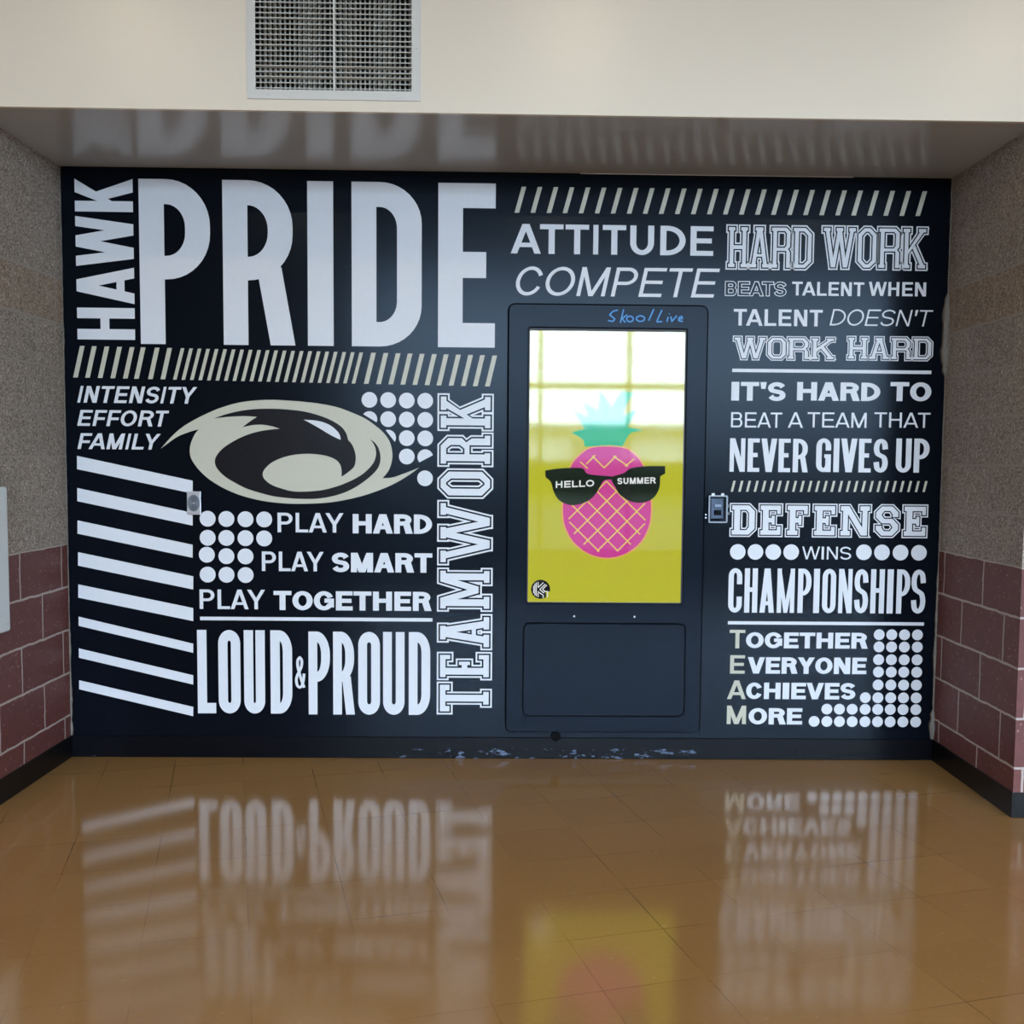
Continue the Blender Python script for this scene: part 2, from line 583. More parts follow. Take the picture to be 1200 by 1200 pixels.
def catmull(pts, n, closed=False, sharp=55):
    """Catmull-Rom refinement that keeps sharp corners"""
    N = len(pts)
    pts = [Vector(p[:2]) for p in pts]
    def is_sharp(i):
        if not closed and i in (0, N - 1):
            return True
        a, b, c = pts[i - 1], pts[i], pts[(i + 1) % N]
        u, w = b - a, c - b
        if u.length < 1e-9 or w.length < 1e-9:
            return True
        return u.angle(w) > math.radians(sharp)
    sh = [is_sharp(i) for i in range(N)]
    out_ = []
    for i in range(N if closed else N - 1):
        p1, p2 = pts[i], pts[(i + 1) % N]
        p0 = pts[i - 1] if (closed or i > 0) and not sh[i] else p1 * 2 - p2
        p3 = pts[(i + 2) % N] if (closed or i + 2 < N) and not sh[(i + 1) % N] else p2 * 2 - p1
        for k in range(n):
            t = k / n
            out_.append(0.5 * ((2 * p1) + (p2 - p0) * t + (2 * p0 - 5 * p1 + 4 * p2 - p3) * t * t + (3 * p1 - p0 - 3 * p2 + p3) * t ** 3))
    if not closed:
        out_.append(pts[-1])
    return out_


def clip_half(poly, a, b):
    """keep the side of the convex polygon left of a -> b"""
    res = []
    f = lambda p: (b[0] - a[0]) * (p[1] - a[1]) - (b[1] - a[1]) * (p[0] - a[0])
    for p, q in zip(poly, poly[1:] + poly[:1]):
        fp, fq = f(p), f(q)
        if fp >= 0:
            res.append(p)
        if fp * fq < 0:
            t = fp / (fp - fq)
            res.append((p[0] + (q[0] - p[0]) * t, p[1] + (q[1] - p[1]) * t))
    return res


def inside(m, l):
    r = False
    q = l[-1]
    for p in l:
        if (p.y > m.y) != (q.y > m.y) and m.x < (q.x - p.x) * (m.y - p.y) / (q.y - p.y) + p.x:
            r = not r
        q = p
    return r


def triangulate(keep, drop=None):
    """2-D union of polygons KEEP minus polygons DROP -> points and triangles"""
    V, Fc = [], []
    for p in keep + (drop or []):
        a = sum(s[0] * t[1] - t[0] * s[1] for s, t in zip(p, p[1:] + p[:1]))
        if abs(a) < 1e-5:
            continue
        if a < 0:
            p = p[::-1]
        clean = []
        for q in p:
            if not clean or (abs(q[0] - clean[-1][0]) + abs(q[1] - clean[-1][1])) > 1e-4:
                clean.append(q)
        if len(clean) > 2 and abs(clean[0][0] - clean[-1][0]) + abs(clean[0][1] - clean[-1][1]) < 1e-4:
            clean.pop()
        if len(clean) < 3:
            continue
        is_drop = not any(p is k or p == k or p[::-1] == k for k in keep) if drop else False
        k0 = len(V)
        V += [Vector((q[0], q[1])) for q in clean]
        Fc.append((list(range(k0, k0 + len(clean))), is_drop))
    vo, _e, fo, _ov, _oe, _of = delaunay_2d_cdt(V, [], [f for f, _ in Fc], 0, 1e-4)
    loops = [([V[i] for i in f], d) for f, d in Fc]
    boxes = [(min(p.x for p in l), max(p.x for p in l), min(p.y for p in l), max(p.y for p in l)) for l, _ in loops]
    tris = []
    for f in fo:
        a, b, c = (vo[i] for i in f[:3])
        if abs((b - a).cross(c - a)) < 1e-7:
            continue
        m = (a + b + c) / 3
        hit = False
        for (l, d), bx in zip(loops, boxes):
            if (d or not hit) and bx[0] <= m.x <= bx[1] and bx[2] <= m.y <= bx[3] and inside(m, l):
                hit = True
                if d:
                    hit = False
                    break
        if hit:
            tris.append(f)
    return vo, tris


def plate_mesh(name, keep, material, parent, place, d0, d1, drop=None, label=None):
    """extrude the union into a thin plate; place((x, y) mm, depth m) -> world point; d0 back, d1 front"""
    vo, tris = triangulate(keep, drop)
    bm = bmesh.new()
    fr = {}
    bk = {}
    def fv(i):
        if i not in fr:
            fr[i] = bm.verts.new(place(vo[i], d1))
        return fr[i]
    edges = {}
    for t in tris:
        try:
            bm.faces.new([fv(i) for i in t])
        except ValueError:
            continue
        for a, b in zip(t, t[1:] + t[:1]):
            edges[(a, b)] = edges.get((a, b), 0) + 1
    for (a, b) in list(edges):
        if (b, a) not in edges:
            for i in (a, b):
                if i not in bk:
                    bk[i] = bm.verts.new(place(vo[i], d0))
            try:
                bm.faces.new([fr[b], fr[a], bk[a], bk[b]])
            except ValueError:
                pass
    me = bpy.data.meshes.new(name)
    bm.normal_update()
    bm.to_mesh(me)
    bm.free()
    # the first faces are the front: make sure they face the room (-y)
    if me.polygons and me.polygons[0].normal.y > 0:
        me.flip_normals()
    me.materials.append(material)
    o = bpy.data.objects.new(name, me)
    COL.objects.link(o)
    if parent:
        o.parent = parent
        acc = Vector((0, 0, 0))
        p = parent
        while p:
            acc += p.location
            p = p.parent
        o.location = -acc
    if label:
        o['label'] = label
    return o


# ------------------------------------------------------------------ alphabets
def sans(ch, w, h, sv, sh, e=0.0, cond=False):
    """upright sans capitals; cond = condensed poster face with straight-sided bowls"""
    g = Shape(e)
    R, C = g.rect, g.cp
    ry = min(0.24 * h, 0.62 * w) if cond else 0.5 * h
    rx = w / 2
    def legs(x0, x1, dw, y0=0, y1=h):      # slanted stroke of horizontal width dw, left edge x0 at y0 and x1 at y1
        C([(x0, y0), (x0 + dw, y0), (x1 + dw, y1), (x1, y1)])
    if ch == 'A':
        dw = sv * (1.0 if cond else 1.06); a = dw * 0.56; cx = w / 2
        legs(0, cx - a, dw); legs(w - dw, cx + a - dw, dw)
        yb = h * (0.17 if cond else 0.22)
        k = (cx - a) * yb / h
        k2 = (cx - a) * (yb + sh) / h
        g.p.append([(k + dw * 0.6 , yb - e), (w - k - dw * 0.6, yb - e), (w - k2 - dw * 0.6, yb + sh * .9 + e), (k2 + dw * 0.6, yb + sh * .9 + e)])
    elif ch == 'V':
        dw = sv * 1.04; a = dw * 0.55; cx = w / 2
        legs(cx - a, 0, dw); legs(cx + a - dw, w - dw, dw)
    elif ch == 'W':
        dw = sv * 0.95; a = dw * 0.55; b1, b2, cx = w * 0.265, w * 0.735, w / 2
        legs(b1 - a, 0, dw); legs(b1 + a - dw, cx - a, dw); legs(b2 - a, cx + a - dw, dw); legs(b2 + a - dw, w - dw, dw)
    elif ch == 'M':
        dm = sv * (0.74 if cond else 1.12); cx = w / 2
        sm = sv * (0.84 if cond else 1.0)
        R(0, 0, sm, h); R(w - sm, 0, w, h)
        legs(cx - dm / 2, 0, dm); legs(cx - dm / 2, w - dm, dm)
    elif ch == 'N':
        dn = sv * (0.98 if cond else 1.18)
        sn = sv * (0.80 if cond else 1.0)
        R(0, 0, sn, h); R(w - sn, 0, w, h); legs(w - dn, 0, dn)
    elif ch == 'K':
        ak = sv * 1.25
        R(0, 0, sv, h)
        C([(sv * 0.8, h * 0.30), (sv * 0.8, h * 0.30 + ak * .95), (w - ak - 0.01 * w, h), (w - 0.01 * w, h)])
        C([(w * 0.36, h * 0.50), (w * 0.36 + ak * 0.55, h * 0.50 + ak * 0.75), (w, 0), (w - ak, 0)])
    elif ch == 'Y':
        a = sv / 2; cx = w / 2; dw = sv * 1.12
        C([(0, h), (dw, h), (cx + a, h * 0.42), (cx + a, h * 0.36), (cx - a, h * 0.40)])
        C([(w, h), (w - dw, h), (cx - a, h * 0.42), (cx - a, h * 0.36), (cx + a, h * 0.40)])
        R(cx - a, 0, cx + a, h * 0.44)
    elif ch == 'I':
        R(0, 0, w, h)
    elif ch == 'L':
        R(0, 0, sv, h); R(0, 0, w, sh)
    elif ch == 'T':
        R((w - sv) / 2, 0, (w + sv) / 2, h); R(0, h - sh, w, h)
    elif ch == 'H':
        R(0, 0, sv, h); R(w - sv, 0, w, h); R(0, h * 0.52 - sh / 2, w, h * 0.52 + sh / 2)
    elif ch in 'EF':
        R(0, 0, sv, h); R(0, h - sh, w, h)
        m_ = h * (0.50 if ch == 'E' else 0.46) + (0.005 * h)
        if cond: R(0, m_ - sh * .53, w * 0.84, m_ + sh * .53)
        else: R(0, m_ - sh / 2, w * 0.93, m_ + sh / 2)
        if ch == 'E':
            R(0, 0, w, sh)
    elif ch in 'OQ':
        g.ring(0, 0, w, h, sv, sv, sh, sh, *[(rx, ry)] * 4)
    elif ch == 'D':
        rr = (0.60 * w, 0.25 * h) if cond else (0.72 * w, 0.5 * h)
        g.ring(0, 0, w, h, sv, sv, sh, sh, tr=rr, br=rr, imin=0.7 if cond else 0)
    elif ch in 'PR':
        yb = h * (0.395 if cond else (0.40 if ch == 'P' else 0.42))
        bw = w if ch == 'P' else w * (0.97 if cond else 0.93)
        hh = (h - yb)
        rr = (0.62 * w, 0.46 * hh) if cond else (0.46 * w, hh / 2)
        g.ring(0, yb, bw, h, sv, sv, sh if not cond else sh * 0.95, sh, tr=rr, br=rr, imin=0.7 if cond else 0)
        R(0, 0, sv, h)
        if ch == 'R':
            k = sv * (1.0 if cond else 1.18)
            if cond: legs(w - k, w * 0.81 - k, k, 0, yb + sh * .55)
            else: legs(w - k, w * 0.44, k, 0, yb + sh * 0.8)
    elif ch == 'B':
        r1 = h * 0.49; ov = sh / 2
        g.ring(0, r1 - ov * 0, w * 0.95, h, sv, sv, sh * .9, sh, tr=(0.34 * w, (h - r1) / 2), br=(0.34 * w, (h - r1) / 2))
        g.ring(0, 0, w, r1 + sh * .9, sv, sv, sh, sh * .9, tr=(0.36 * w, (r1 + sh * .9) / 2), br=(0.36 * w, (r1 + sh * .9) / 2))
    elif ch == 'U':
        r_ = ry if cond else 0.42 * h
        g.ring(0, 0, w, h, sv, sv, sh, 0, br=(rx, r_), bl=(rx, r_), skip=lambda x, y: y > h - 0.3 * sh and sv < x < w - sv)
    elif ch in 'CG':
        lo, hi = (0.36, 0.64) if cond else (0.33, 0.68)
        if ch == 'G':
            lo = 0.36 if cond else 0.30
        y0, y1 = h * lo + e, h * hi - e
        g.ring(0, 0, w, h, sv, sv, sh, sh, *[(rx, ry)] * 4, n=14, ys=(y0, y1) if cond else (),
               skip=lambda x, y: x > w * 0.55 and y0 < y < y1)
        if ch == 'G':
            if cond:
                R(w * 0.55, h * 0.42, w, h * 0.42 + sh * 0.9); R(w - sv, 0.0, w, h * 0.42 + sh * 0.5)
            else:
                R(w * 0.53, h * 0.40, w, h * 0.40 + sh); C([(w - sv * .95, h * 0.17), (w, h * 0.15), (w, h * 0.40 + sh * .9), (w - sv * .95, h * 0.40 + sh * .9)])
    elif ch == 'S':
        rxx = (w - sv) / 2; cx = w / 2
        ryy = (h / 2 - sh * 0.5) / 2 if not cond else (h * 0.25 - sh * 0.25)
        yu = h - sh / 2 - ryy
        pts = []
        a0 = 12 if not cond else -8
        for a in (a0, 35, 60, 90, 120, 150, 180, 207, 232):
            t = math.radians(a)
            q = 1.0
            pts.append((cx + rxx * math.cos(t) * q, yu + ryy * math.sin(t)))
        low = [(w - x, h - y) for x, y in pts][::-1]
        g.ribbon(pts + [(cx, h / 2)] + low, sv, sh)
    elif ch == "'":
        C([(0, h), (w, h), (w * 0.82, h * 0.64), (w * 0.18, h * 0.64)])
    elif ch == '&':
        pts = [(1.0, 0.46), (0.90, 0.24), (0.70, 0.06), (0.44, 0.0), (0.14, 0.07), (0.02, 0.24), (0.14, 0.40), (0.42, 0.54),
               (0.68, 0.72), (0.70, 0.90), (0.46, 1.0), (0.22, 0.90), (0.20, 0.72), (0.38, 0.50), (0.64, 0.26), (1.0, 0.0)]
        g.ribbon([(sv / 2 + x * (w - sv), sh / 2 + y * (h - sh)) for x, y in pts], sv, sh)
    return g


def slab(ch, w, h, sv, sh, e=0.0):
    """collegiate slab capitals with chamfered bowls"""
    g = Shape(e)
    R, C = g.rect, g.cp
    s = sv * 0.38                      # serif overhang
    cf = min(0.34 * w, 0.20 * h)       # chamfer
    def legs(x0, x1, dw, y0=0, y1=h):
        C([(x0, y0), (x0 + dw, y0), (x1 + dw, y1), (x1, y1)])
    def stem(x, y0=0, y1=h, bot=True, top=True):
        R(x, y0, x + sv, y1)
        if bot: R(x - s, y0, x + sv + s, y0 + sh)
        if top: R(x - s, y1 - sh, x + sv + s, y1)
    if ch == 'H':
        stem(s); stem(w - s - sv); R(s, h / 2 - sh * .55, w - s, h / 2 + sh * .55)
    elif ch == 'A':
        dw = sv * 1.0; cx = w / 2; a = dw * 0.62
        b0 = s * 1.2
        legs(b0, cx - a, dw); legs(w - b0 - dw, cx + a - dw, dw)
        R(0, 0, b0 + dw + s, sh); R(w - b0 - dw - s, 0, w, sh)
        R(cx - a - s * 1.3, h - sh, cx + a + s * .8, h)
        R(w * 0.28, h * 0.27, w * 0.72, h * 0.27 + sh * .75)
    elif ch == 'W':
        dw = sv * 0.95; cx = w / 2; b1, b2 = w * 0.31, w * 0.69; a = dw * 0.6
        legs(b1 - a, s, dw); legs(b1 + a - dw, cx - dw / 2, dw); legs(b2 - a, cx - dw / 2, dw); legs(b2 + a - dw, w - s - dw, dw)
        R(0, h - sh, dw + 2 * s, h); R(w - dw - 2 * s, h - sh, w, h); R(cx - dw / 2 - s, h - sh, cx + dw / 2 + s, h)
        R(b1 - a, 0, b1 + a, sh); R(b2 - a, 0, b2 + a, sh)
    elif ch == 'M':
        dm = sv * 0.95; cx = w / 2
        R(s, 0, s + sv, h); R(w - s - sv, 0, w - s, h)
        R(0, 0, sv + 2 * s, sh); R(w - sv - 2 * s, 0, w, sh)
        R(0, h - sh, s + sv, h); R(w - s - sv, h - sh, w, h)
        legs(cx - dm / 2, s + sv * .25, dm, h * 0.22, h); legs(cx - dm / 2, w - s - sv * .25 - dm, dm, h * 0.22, h)
    elif ch == 'N':
        dn = sv * 1.05
        R(s, 0, s + sv * .85, h); R(w - s - sv * .85, 0, w - s, h)
        R(0, 0, sv * .85 + 2 * s, sh); R(w - sv * .85 - 2 * s, h - sh, w, h)
        R(0, h - sh, s + sv * .9, h)
        legs(w - s - dn, s, dn)
    elif ch == 'K':
        ak = sv * 1.1
        stem(s)
        C([(s + sv * .8, h * 0.32), (s + sv * .8, h * 0.32 + ak), (w - s - ak, h - sh * .6), (w - s, h - sh * .6)])
        C([(w * 0.42, h * 0.50), (w * 0.42 + ak * 0.6, h * 0.50 + ak * 0.8), (w - s * .6, sh * .6), (w - s * .6 - ak, sh * .6)])
        R(w - ak - 2.2 * s, h - sh, w, h); R(w - ak - 2.2 * s, 0, w, sh)
    elif ch == 'T':
        cx = w / 2
        R(cx - sv / 2, 0, cx + sv / 2, h); R(cx - sv / 2 - s * 1.2, 0, cx + sv / 2 + s * 1.2, sh)
        R(0, h - sh, w, h); R(0, h - sh - sh * .75, sh * 1.0, h); R(w - sh * 1.0, h - sh - sh * .75, w, h)
    elif ch in 'EF':
        x0 = s
        R(x0, 0, x0 + sv, h); R(0, h - sh, w, h)
        R(w - sv * .62, h - sh * 1.85, w, h)
        R(x0, h / 2 - sh * .5, w * 0.70, h / 2 + sh * .5); R(w * 0.70 - sv * .5, h / 2 - sh * 1.0, w * 0.70, h / 2 + sh * 1.0)
        if ch == 'E':
            R(0, 0, w, sh); R(w - sv * .62, 0, w, sh * 1.85)
        else:
            R(0, 0, sv + 2 * s, sh)
    elif ch == 'O':
        g.ring(0, 0, w, h, sv, sv, sh, sh, *[(cf, cf)] * 4, octo=True)
    elif ch == 'D':
        g.ring(s, 0, w, h, sv, sv, sh, sh, tr=(cf, cf), br=(cf, cf), octo=True)
        R(0, 0, sv, sh); R(0, h - sh, sv, h)
    elif ch == 'R':
        yb = h * 0.42; bw = w * 0.95; c2 = min(cf, sv * 1.1)
        g.ring(s, yb, bw, h, sv, sv, sh * .9, sh, tr=(c2, c2), br=(c2, c2), octo=True)
        R(s, 0, s + sv, h); R(0, 0, s * 1.5 + sv, sh); R(0, h - sh, s + sv, h)
        x1 = bw - sv * 1.02
        C([(x1 - sv * .30, yb + sh * .85), (x1 + sv * .25, yb + sh * .85), (x1 + sv, yb - sv * .35), (x1 + sv, 0), (x1, 0), (x1, yb - sv * .05)])
        R(x1, 0, w + s * .5, sh)
    elif ch == 'S':
        yt, ybm = h * 0.64 - e, h * 0.36 + e
        g.ring(0, h / 2 - sh / 2, w, h, sv, sv, sh, sh, *[(cf, cf)] * 4, octo=True, ys=(yt,),
               skip=lambda x, y: x > w * 0.5 and y < h * 0.66 and y > h / 2 + sh * .3 - e or (x > w - cf * .9 and y < h / 2 + sh * .5))
        g.ring(0, 0, w, h / 2 + sh / 2, sv, sv, sh, sh, *[(cf, cf)] * 4, octo=True,
               skip=lambda x, y: x < w * 0.5 and h * 0.16 < y < h / 2 - sh * .3 + e or (x < cf * .9 and y > h / 2 - sh * .5))
        R(0, min(cf, ybm - 2 * e), sv, h * 0.34)
    return g


ADV = {  # advance widths in em, and side bearings, of a plain grotesque in three weights
    'reg': dict(A=.667, B=.667, C=.722, D=.722, E=.667, F=.611, G=.778, H=.722, I=.278, K=.667, L=.556, M=.833, N=.722, O=.778, P=.667, R=.722, S=.667, T=.611, U=.722, V=.667, W=.944, Y=.667),
    'bold': dict(A=.722, B=.722, C=.722, D=.722, E=.667, F=.611, G=.778, H=.722, I=.278, K=.722, L=.611, M=.833, N=.722, O=.778, P=.667, R=.722, S=.667, T=.611, U=.722, V=.667, W=.944, Y=.667),
    'black': dict(A=.778, B=.778, C=.778, D=.778, E=.722, F=.667, G=.833, H=.833, I=.389, K=.833, L=.667, M=.944, N=.833, O=.833, P=.722, R=.778, S=.722, T=.722, U=.833, V=.778, W=1.0, Y=.778),
}
for k in ADV:
    ADV[k]["'"] = {'reg': .22, 'bold': .26, 'black': .30}[k]
    ADV[k][' '] = .278
    ADV[k]['&'] = .7
BEAR = dict(A=(0, 0), V=(0, 0), W=(.01, .01), Y=(0, 0), T=(.025, .025), O=(.04, .04), C=(.045, .035), G=(.04, .05), S=(.045, .045), D=(.075, .04),
            P=(.075, .04), R=(.078, .0), B=(.075, .045), E=(.078, .04), F=(.078, .02), L=(.075, .02), K=(.075, 0), U=(.075, .075), M=(.072, .072),
            N=(.075, .075), H=(.077, .077), I=(.078, .078))
CONDW = dict(A=.46, C=.40, D=.43, E=.34, G=.41, H=.43, I=.157, K=.45, L=.34, M=.58, N=.44, O=.42, P=.42, R=.435, S=.40, U=.42, V=.45, W=.70)
SLABW = dict(A=.80, D=.74, E=.68, F=.68, H=.78, K=.84, M=.98, N=.90, O=.68, R=.80, S=.72, T=.76, W=1.18)
STYLE = {  # stem, bar (fractions of cap height)
    'reg': (.132, .115), 'medium': (.182, .145), 'bold': (.205, .165), 'black': (.312, .215), 'light': (.10, .09), 'cond': (.157, .145), 'slab': (.20, .155),
}


def layout(text, style):
    """[(char, x0, x1)] in cap heights"""
    x, res = 0.0, []
    if style == 'cond':
        for c in text:
            if c == ' ':
                x += .20
                continue
            sb = 0.012 if c in 'AVW' else 0.036
            x += sb
            res.append((c, x, x + CONDW[c]))
            x += CONDW[c] + sb
    elif style == 'slab':
        for c in text:
            if c == ' ':
                x += .3
                continue
            res.append((c, x, x + SLABW[c]))
            x += SLABW[c] + 0.10
    else:
        t = {'medium': 'reg', 'light': 'reg'}.get(style, style)
        for i, c in enumerate(text):
            a = ADV[t][c]
            if c != ' ':
                l, r = BEAR.get(c, (.05, .05))
                if t == 'black':
                    l, r = l * .6, r * .6
                res.append((c, (x + l) / .716, (x + a - r) / .716))
            x += a
            nx = text[i + 1] if i + 1 < len(text) else ''
            if (c + nx) in ('AT', 'TA', 'AV', 'AY', 'YA', 'LY', 'LT', 'PA', 'FA'):
                x -= .05
    x0 = res[0][1]
    return [(c, a - x0, b - x0) for c, a, b in res]


T_VINYL = 0.0009        # lettering film stands this far off the wall
WHITE, GOLD = M['white_vinyl'], M['gold_vinyl']


def lettering(text, style, tl, br, label, root=None, rot=False, italic=0.0, spans=None, material=None, outline=None, hollow=False,
              thick=None, name='vinyl_lettering', group=None, sx=1.0):
    """a word or line of capitals on the back wall between two photo-measured corners (cap top left, baseline right)"""
    x0, z1 = meas(*tl)
    x1, z0 = meas(*br)
    if rot:                              # reads upwards: reading direction +z, cap direction -x
        ln, hh = (z1 - z0) * 1000, (x1 - x0) * 1000
        org = (x1, z0)
        place = lambda p, d: Vector((org[0] - p[1] / 1000, -d, org[1] + p[0] / 1000))
    else:
        ln, hh = (x1 - x0) * 1000, (z1 - z0) * 1000
        org = (x0, z0)
        place = lambda p, d: Vector((org[0] + p[0] / 1000, -d, org[1] + p[1] / 1000))
    ol = (outline or 0) * 2 if outline else 0       # mm of outline growth outside the letter body
    if hollow:
        ol = outline
    hh -= 2 * ol
    own = root is None
    if own:
        cx = place((ln / 2, hh / 2), 0)
        root = thing(name, label, 'lettering', (cx.x, 0, cx.z), group)
    lay = layout(text, style)
    tot = lay[-1][2]
    sk = math.tan(math.radians(italic))
    k = (ln - 2 * ol - sk * hh) / tot
    if spans:
        if rot:
            lay = [(c, ((meas(tl[0], a)[1] - z0) * 1000), ((meas(tl[0], b)[1] - z0) * 1000)) for (c, _a, _b), (a, b) in zip(lay, spans)]
        else:
            lay = [(c, (meas(a, br[1])[0] - x0) * 1000, (meas(b, br[1])[0] - x0) * 1000) for (c, _a, _b), (a, b) in zip(lay, spans)]
        lay = [(c, a + ol, b - ol) for c, a, b in lay]
    else:
        lay = [(c, ol + a * k, ol + b * k) for c, a, b in lay]
    sv, sh = (thick or STYLE[style])
    widthscale = (k / hh) if not spans else 1.0
    sv_mm, sh_mm = sv * hh * (widthscale if style in ('cond',) else (0.5 + 0.5 * widthscale)) * sx, sh * hh
    for c, a, b in lay:
        fn = slab if style == 'slab' else sans
        kw = {} if style == 'slab' else {'cond': style == 'cond'}
        def build(e):
            g = fn(c, b - a, hh, b - a if c == 'I' and style != 'slab' and 0 else sv_mm, sh_mm, e, **kw)
            return [[(a + p[0] + sk * p[1], ol + p[1]) for p in poly] for poly in g.p]
        if hollow:
            plate_mesh('letter', build(outline), material or WHITE, root, place, 0.0002, T_VINYL, drop=build(0.0))
            continue
        lt = plate_mesh('letter', build(0.0), material or WHITE, root, place, 0.0002, T_VINYL)
        if outline:
            ot = plate_mesh('outline', build(2 * outline), material or WHITE, None, place, 0.0002, T_VINYL, drop=build(outline))
            ot.parent = lt
            ot.location = (0, 0, 0)
    return root


def quad_decals(root, name, quads, material):
    for q in quads:
        pts = [tuple(v * 1000 for v in meas(*p)) for p in q]
        plate_mesh(name, [pts], material, root, lambda p, d: Vector((p[0] / 1000, -d, p[1] / 1000)), 0.0002, T_VINYL)


def dot_decals(root, dots, r_px, material=WHITE, clips=None):
    for i, (x, y) in enumerate(dots):
        cx, cz = (v * 1000 for v in meas(x, y))
        r = abs(meas(x + r_px, y)[0] - meas(x, y)[0]) * 1000
        pts = [(cx + r * math.cos(a * PI / 20), cz + r * math.sin(a * PI / 20)) for a in range(40)]
        if clips and i in clips:
            a, b = clips[i]
            pts = clip_half(pts, tuple(v * 1000 for v in meas(*a)), tuple(v * 1000 for v in meas(*b)))
        plate_mesh('dot', [pts], material, root, lambda p, d: Vector((p[0] / 1000, -d, p[1] / 1000)), 0.0002, T_VINYL)


# ------------------------------------------------------------------ the setting
struct(box('floor', M['floor'], (LX0, LY, -0.1, LX1, 0.3, 0.0)))
struct(box('wall_back', M['black_paint'], (-0.02, 0.0, 0.0, W + 0.02, 0.15, H + 0.02)))
struct(box('wall_left', M['block'], (LX0, -DEP, 0.0, 0.0, 0.15, H)))
struct(box('wall_right', M['block'], (W, -DEP, 0.0, LX1, 0.15, H)))
struct(box('ceiling_alcove', M['soffit'], (0.0, -DEP + 0.02, H, W, 0.15, H + 0.08)))
# header wall over the alcove, with the opening of the return-air grille
VX0, VX1, VZ0, VZ1 = 1.097, 1.691, 2.829, 3.425
bm = bmesh.new()
for c in ((LX0, VX0, H, LZ), (VX1, LX1, H, LZ), (VX0, VX1, H, VZ0), (VX0, VX1, VZ1, LZ)):
    add_box(bm, c[0], -DEP, c[2], c[1], -DEP + 0.02, c[3])
bmesh.ops.remove_doubles(bm, verts=bm.verts, dist=1e-5)
struct(link('wall_header', bm, M['cream']))
struct(box('ceiling_lobby', M['ceiling'], (LX0, LY, LZ, LX1, -DEP + 0.02, LZ + 0.1)))
struct(box('wall_lobby_left', M['cream'], (LX0 - 0.1, LY, 0.0, LX0, 0.1, LZ)))
struct(box('wall_lobby_right', M['cream'], (LX1, LY, 0.0, LX1 + 0.1, 0.1, LZ)))
bm = bmesh.new()
add_box(bm, LX0, LY - 0.2, 0, WX0, LY, LZ)
add_box(bm, WX1, LY - 0.2, 0, LX1, LY, LZ)
add_box(bm, WX0, LY - 0.2, WZ1, WX1, LY, LZ)
struct(link('wall_front', bm, M['cream']))

# baseboards
BH = 0.104
def base_strip(name, m, c, parent=None):
    bm = bmesh.new()
    add_box(bm, *c, bevel=0.0025)
    return struct(link(name, bm, m, parent))
base_strip('baseboard_back', M['scuffed'], (0.0, -0.008, 0.0, W, 0.004, BH - 0.002))
bm = bmesh.new()
add_box(bm, -0.004, -DEP - 0.006, 0, 0.006, 0.0, BH, bevel=0.0025)
add_box(bm, LX0, -DEP - 0.006, 0, -0.004, -DEP + 0.004, BH, bevel=0.0025)
struct(link('baseboard_left', bm, M['rubber']))
bm = bmesh.new()
add_box(bm, W - 0.006, -DEP - 0.006, 0, W + 0.004, 0.0, BH, bevel=0.0025)
add_box(bm, W + 0.004, -DEP - 0.006, 0, LX1, -DEP + 0.004, BH, bevel=0.0025)
struct(link('baseboard_right', bm, M['rubber']))

# ragged paint and mortar bead down both inside corners
def corner_bead(name, side, spec):
    bm = bmesh.new()
    rings = []
    n = 110
    for i in range(n + 1):
        z = BH + (H - BH) * i / n
        r = 0.004
        for z0, z1, rr in spec:
            if z0 <= z <= z1:
                r = rr * (0.55 + 0.45 * math.sin(PI * (z - z0) / (z1 - z0)))
        r *= 0.75 + 0.5 * random.random()
        x = 0.0 if side < 0 else W
        s = 1 if side < 0 else -1
        ring = [(x, 0.0), (x + s * r * 1.1, -0.0005), (x + s * r * .8, -r * .7), (x + s * .001, -r * 1.2)]
        rings.append([bm.verts.new((a, b, z)) for a, b in ring])
    for a, b in zip(rings, rings[1:]):
        for k in range(4):
            bm.faces.new([a[k], a[(k + 1) % 4], b[(k + 1) % 4], b[k]])
    return struct(link(name, bm, M['mortar_chip'], smooth=True))
corner_bead('trim_1', -1, [(0.10, 0.16, 0.012), (0.18, 0.40, 0.010), (0.42, 0.62, 0.007), (1.9, 2.05, 0.007)])
corner_bead('trim_2', 1, [(0.10, 0.24, 0.020), (0.26, 0.9, 0.010), (0.4, 0.62, 0.014), (1.86, 2.20, 0.026)])

# caulk line under the soffit
bm = bmesh.new()
add_box(bm, meas(680, 203)[0], -0.003, H - 0.0025, meas(1000, 206)[0], 0.001, H + 0.001, bevel=0.001)
struct(link('trim_3', bm, M['ceiling']))

# glazed lobby front behind the camera
NB = 7
bw = (WX1 - WX0) / NB
for i in range(NB):
    a, b = WX0 + i * bw, WX0 + (i + 1) * bw
    bm = bmesh.new()
    y0, y1 = LY - 0.14, LY - 0.02
    f = 0.028
    add_box(bm, a, y0, 0, a + f, y1, WZ1); add_box(bm, b - f, y0, 0, b, y1, WZ1)
    for zc in (0.04, 2.56, WZ1 - 0.04):
        add_box(bm, a + f, y0, zc - 0.04, b - f, y1, zc + 0.04)
    wfr = struct(link('window_%d' % (i + 1), bm, M['aluminium']))
    for z0, z1 in ((0.08, 2.52), (2.60, WZ1 - 0.08)):
        box('pane', M['pane'], (a + f, LY - 0.085, z0, b - f, LY - 0.075, z1), wfr)

# made-up dark mat, added to cut the floor glare mirrored in the screen
M['mat'] = add_noise(mat('added_mat_pile', srgb(52, 52, 54), 0.95, spec=0.1), 200, 0.3)
struct(box('added_glare_mat', M['mat'], (WX0 - 0.6, LY + 0.02, 0.0, WX1 + 0.6, -5.55, 0.012)))

